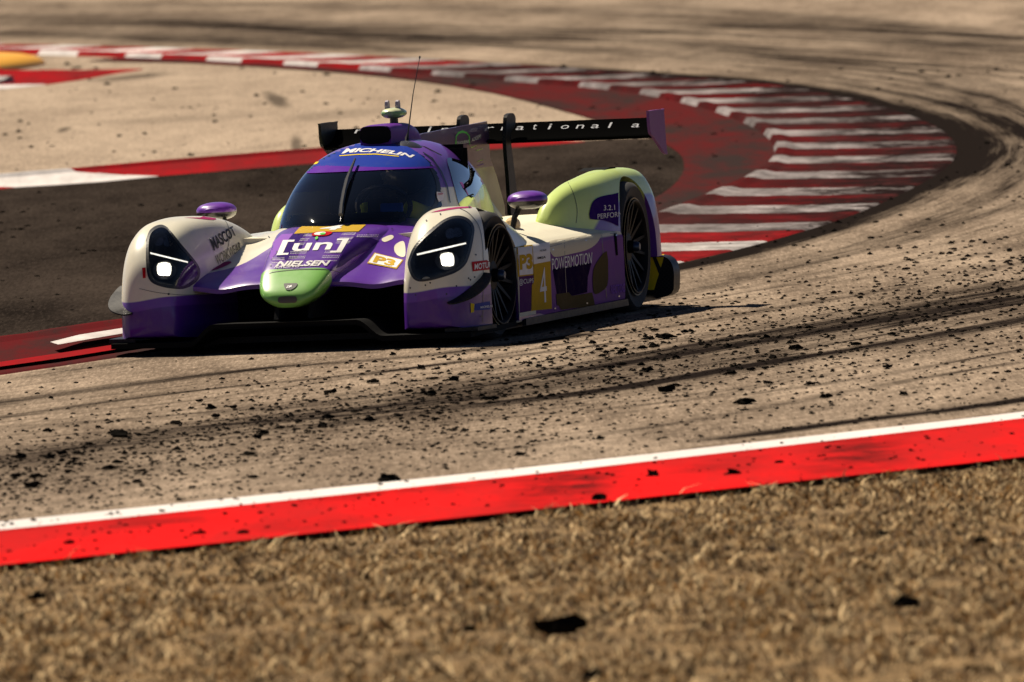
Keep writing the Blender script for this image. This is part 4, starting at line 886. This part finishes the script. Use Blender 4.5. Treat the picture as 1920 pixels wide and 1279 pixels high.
# --- rear wing
def airfoil(n=20):
    up = []; lo = []
    for t in np.linspace(0, 1, n):
        th = .13*(.2969*math.sqrt(t)-.126*t-.3516*t*t+.2843*t**3-.1015*t**4)/.2*.29*.75; x = -3.37-.29*t; z = .915+.088*t-.045*math.sin(math.pi*t)*.75
        up.append((x, z+th)); lo.append((x, z-th))
    return up+lo[::-1][1:-1]
wg = bpy.data.objects
BODY['wing'] = part('rear_wing', plate(airfoil(), 'y', -.895, .895), simple('wing_black', (.0025, .0025, .0025), .5, **{'Specular IOR Level': .0}), ang=40)
wtext = [('r', 672, 257)]+[(c, 805+28.2*i, 254.8-.0235*(28.2*i)) for i, c in enumerate('international')]+[('a', 1191, 246)]
for c, x, y in wtext:
    wd = 15 if c not in 'itl' else 7
    hh = 10 if c in 'itl' else 7
    text('lettering', c, [(x-wd/2, y), (x+wd/2, y-.3)], [(x-wd/2+2, y-hh), (x+wd/2+2, y-hh-.3)], 'wing', simple('wing_lettering', (.22, .23, .26), .5), 1.5, shear=.1, bold=.0)
for s in (1, -1):
    part('wing_endplate', plate(smooth_poly([(-3.335, 1.035), (-3.35, 1.045), (-3.66, 1.045), (-3.675, 1.03), (-3.695, .86), (-3.71, .805), (-3.64, .815), (-3.53, .86), (-3.42, .905), (-3.35, .935)], 3), 'y', s*.895, s*.910), paint('endplate_lilac', (.20, .07, .25)) if s > 0 else M_carbon, BODY['wing'], flat=True)
    part('wing_stay', plate(smooth_poly([(-3.30, 1.02), (-3.34, 1.055), (-3.45, 1.058), (-3.50, 1.03), (-3.47, .985), (-3.40, .965), (-3.38, .90), (-3.44, .70), (-3.50, .42), (-3.33, .42), (-3.30, .70), (-3.27, .90)], 3), 'y', s*.128-.010, s*.128+.010), M_carbon, BODY['wing'], flat=True)
# --- mirrors
for s in (1, -1):
    my = s*.825; ms = [(-1.05, my-.085, my+.085, .640, .695, 2.3), (-1.0, my-.10, my+.10, .618, .712, 2.4), (-.94, my-.096, my+.096, .620, .710, 2.4), (-.89, my-.07, my+.07, .635, .698, 2.2), (-.865, my-.03, my+.03, .655, .68, 2)]
    m_ = part('mirror', closed_loft(super_rings(ms, 26, 40, closed=True)), paint_bands('mirror_livery%d' % s, lambda k, p: k.mix(step(k, p[2], .662, .002), (.012, .012, .012), (.16, .035, .36))), ang=60)
    part('mirror_stalk', tube_me([(-.97, s*.79, .64), (-.95, s*.76, .58), (-.93, s*.74, .46)], .015, 8), M_carbon, m_)
# small fittings beside the near fender
part('roll_light', closed_loft(super_rings([(-1.22, .66, .72, .50, .56, 2), (-1.16, .655, .735, .49, .575, 2.2), (-1.1, .67, .72, .50, .56, 2)], 12, 20, closed=True)), simple('amber_lens', (.7, .5, .25), .2), ang=60)
# --- cockpit
box('cockpit_tub', (-1.05, 0, .40), (1.5, .78, .30), M_matblack, CAR, bev=.02)
box('dashboard', (-.46, 0, .60), (.20, .60, .09), M_matblack, CAR, bev=.03)
box('seat', (-1.38, .14, .70), (.16, .36, .46), simple('seat_fabric', (.02, .02, .022), .8), CAR, bev=.05, rot=Matrix.Rotation(-.35, 3, 'Y'))
box('roll_bar_hoop', (-1.55, 0, .74), (.05, .74, .42), M_matblack, CAR, bev=.02)
box('blue_panel', (-.50, .235, .665), (.03, .115, .045), simple('blue_plastic', (.02, .10, .42), .4), CAR, bev=.004)
box('cabin_mirror', (-.80, -.06, .83), (.02, .035, .07), simple('mirror_glass', (.7, .72, .75), .08, Metallic=1.0), CAR, bev=.004)
sw = part('steering_wheel', tube_me([(-.70+.03*math.sin(a), .14+.14*math.cos(a), .67+.10*math.sin(a)) for a in np.linspace(0, 2*math.pi, 25)], .014, 8), M_black); part('steering_hub', plate([(.06, .63), (.22, .63), (.22, .71), (.06, .71)], 'x', -.71, -.68), M_black, sw)
# driver: one continuous body, helmet as its child
def driver():
    V = [(-1.25, .14, .42), (-1.24, .14, .56), (-1.22, .14, .68), (-1.20, .14, .76), (-1.20, -.02, .70), (-1.02, -.06, .58), (-.74, .04, .66), (-1.20, .30, .70), (-1.02, .33, .58), (-.74, .25, .66), (-.95, .06, .45), (-.55, .04, .50), (-.95, .22, .45), (-.55, .24, .50)]
    rr = [.13, .14, .15, .07, .075, .055, .045, .075, .055, .045, .085, .07, .085, .07]; ed = [(0, 1), (1, 2), (2, 3), (2, 4), (4, 5), (5, 6), (2, 7), (7, 8), (8, 9), (0, 10), (10, 11), (0, 12), (12, 13)]
    me = bpy.data.meshes.new('d'); me.from_pydata(V, ed, []); o = bpy.data.objects.new('person', me); COL.objects.link(o)
    m = o.modifiers.new('s', 'SKIN'); sv = me.skin_vertices[0].data
    for i, r_ in enumerate(rr): sv[i].radius = (r_, r_)
    sv[0].use_root = True; u = o.modifiers.new('u', 'SUBSURF'); u.levels = 2; u.render_levels = 2
    bpy.context.view_layer.update(); bm_ = bpy.data.meshes.new_from_object(o.evaluated_get(bpy.context.evaluated_depsgraph_get())); o.modifiers.clear(); o.data = bm_
    k = NT('race_suit'); p = k.xyz(k.objc()); arm = k.math('ADD', p[0], 0.0); bm_.materials.clear(); bm_.materials.append(k.base(k.mix(step(k, p[0], -1.0, .01), (.03, .03, .04), (.42, .48, .03)), .8)); shade(o, 60)
    o.matrix_world = CARM; tag(o, 'driver in dark and yellow race suit and helmet gripping the wheel behind the windscreen', 'person')
    b = bmesh.new(); bmesh.ops.create_uvsphere(b, u_segments=28, v_segments=18, radius=.135)
    for v in b.verts:
        v.co.x *= 1.08; v.co.z *= 1.05
        if v.co.x > .06 and v.co.z < -.02: v.co.x *= 1.08
        v.co += Vector((-1.17, .14, .845))
    h = link('helmet', from_bm(b), simple('helmet_paint', (.05, .05, .06), .25), o); shade(h, 60)
    b = bmesh.new(); rows = [(-1.17+.155*math.cos(a)*math.cos(e), .14+.142*math.sin(a)*math.cos(e), .85+.145*math.sin(e)) for e in np.linspace(-.12, .38, 5) for a in np.linspace(-1.1, 1.1, 13)]
    vis = link('visor', pyd(rows, grid_faces(5, 13)), M_sideglass, o); shade(vis, 60)
driver()
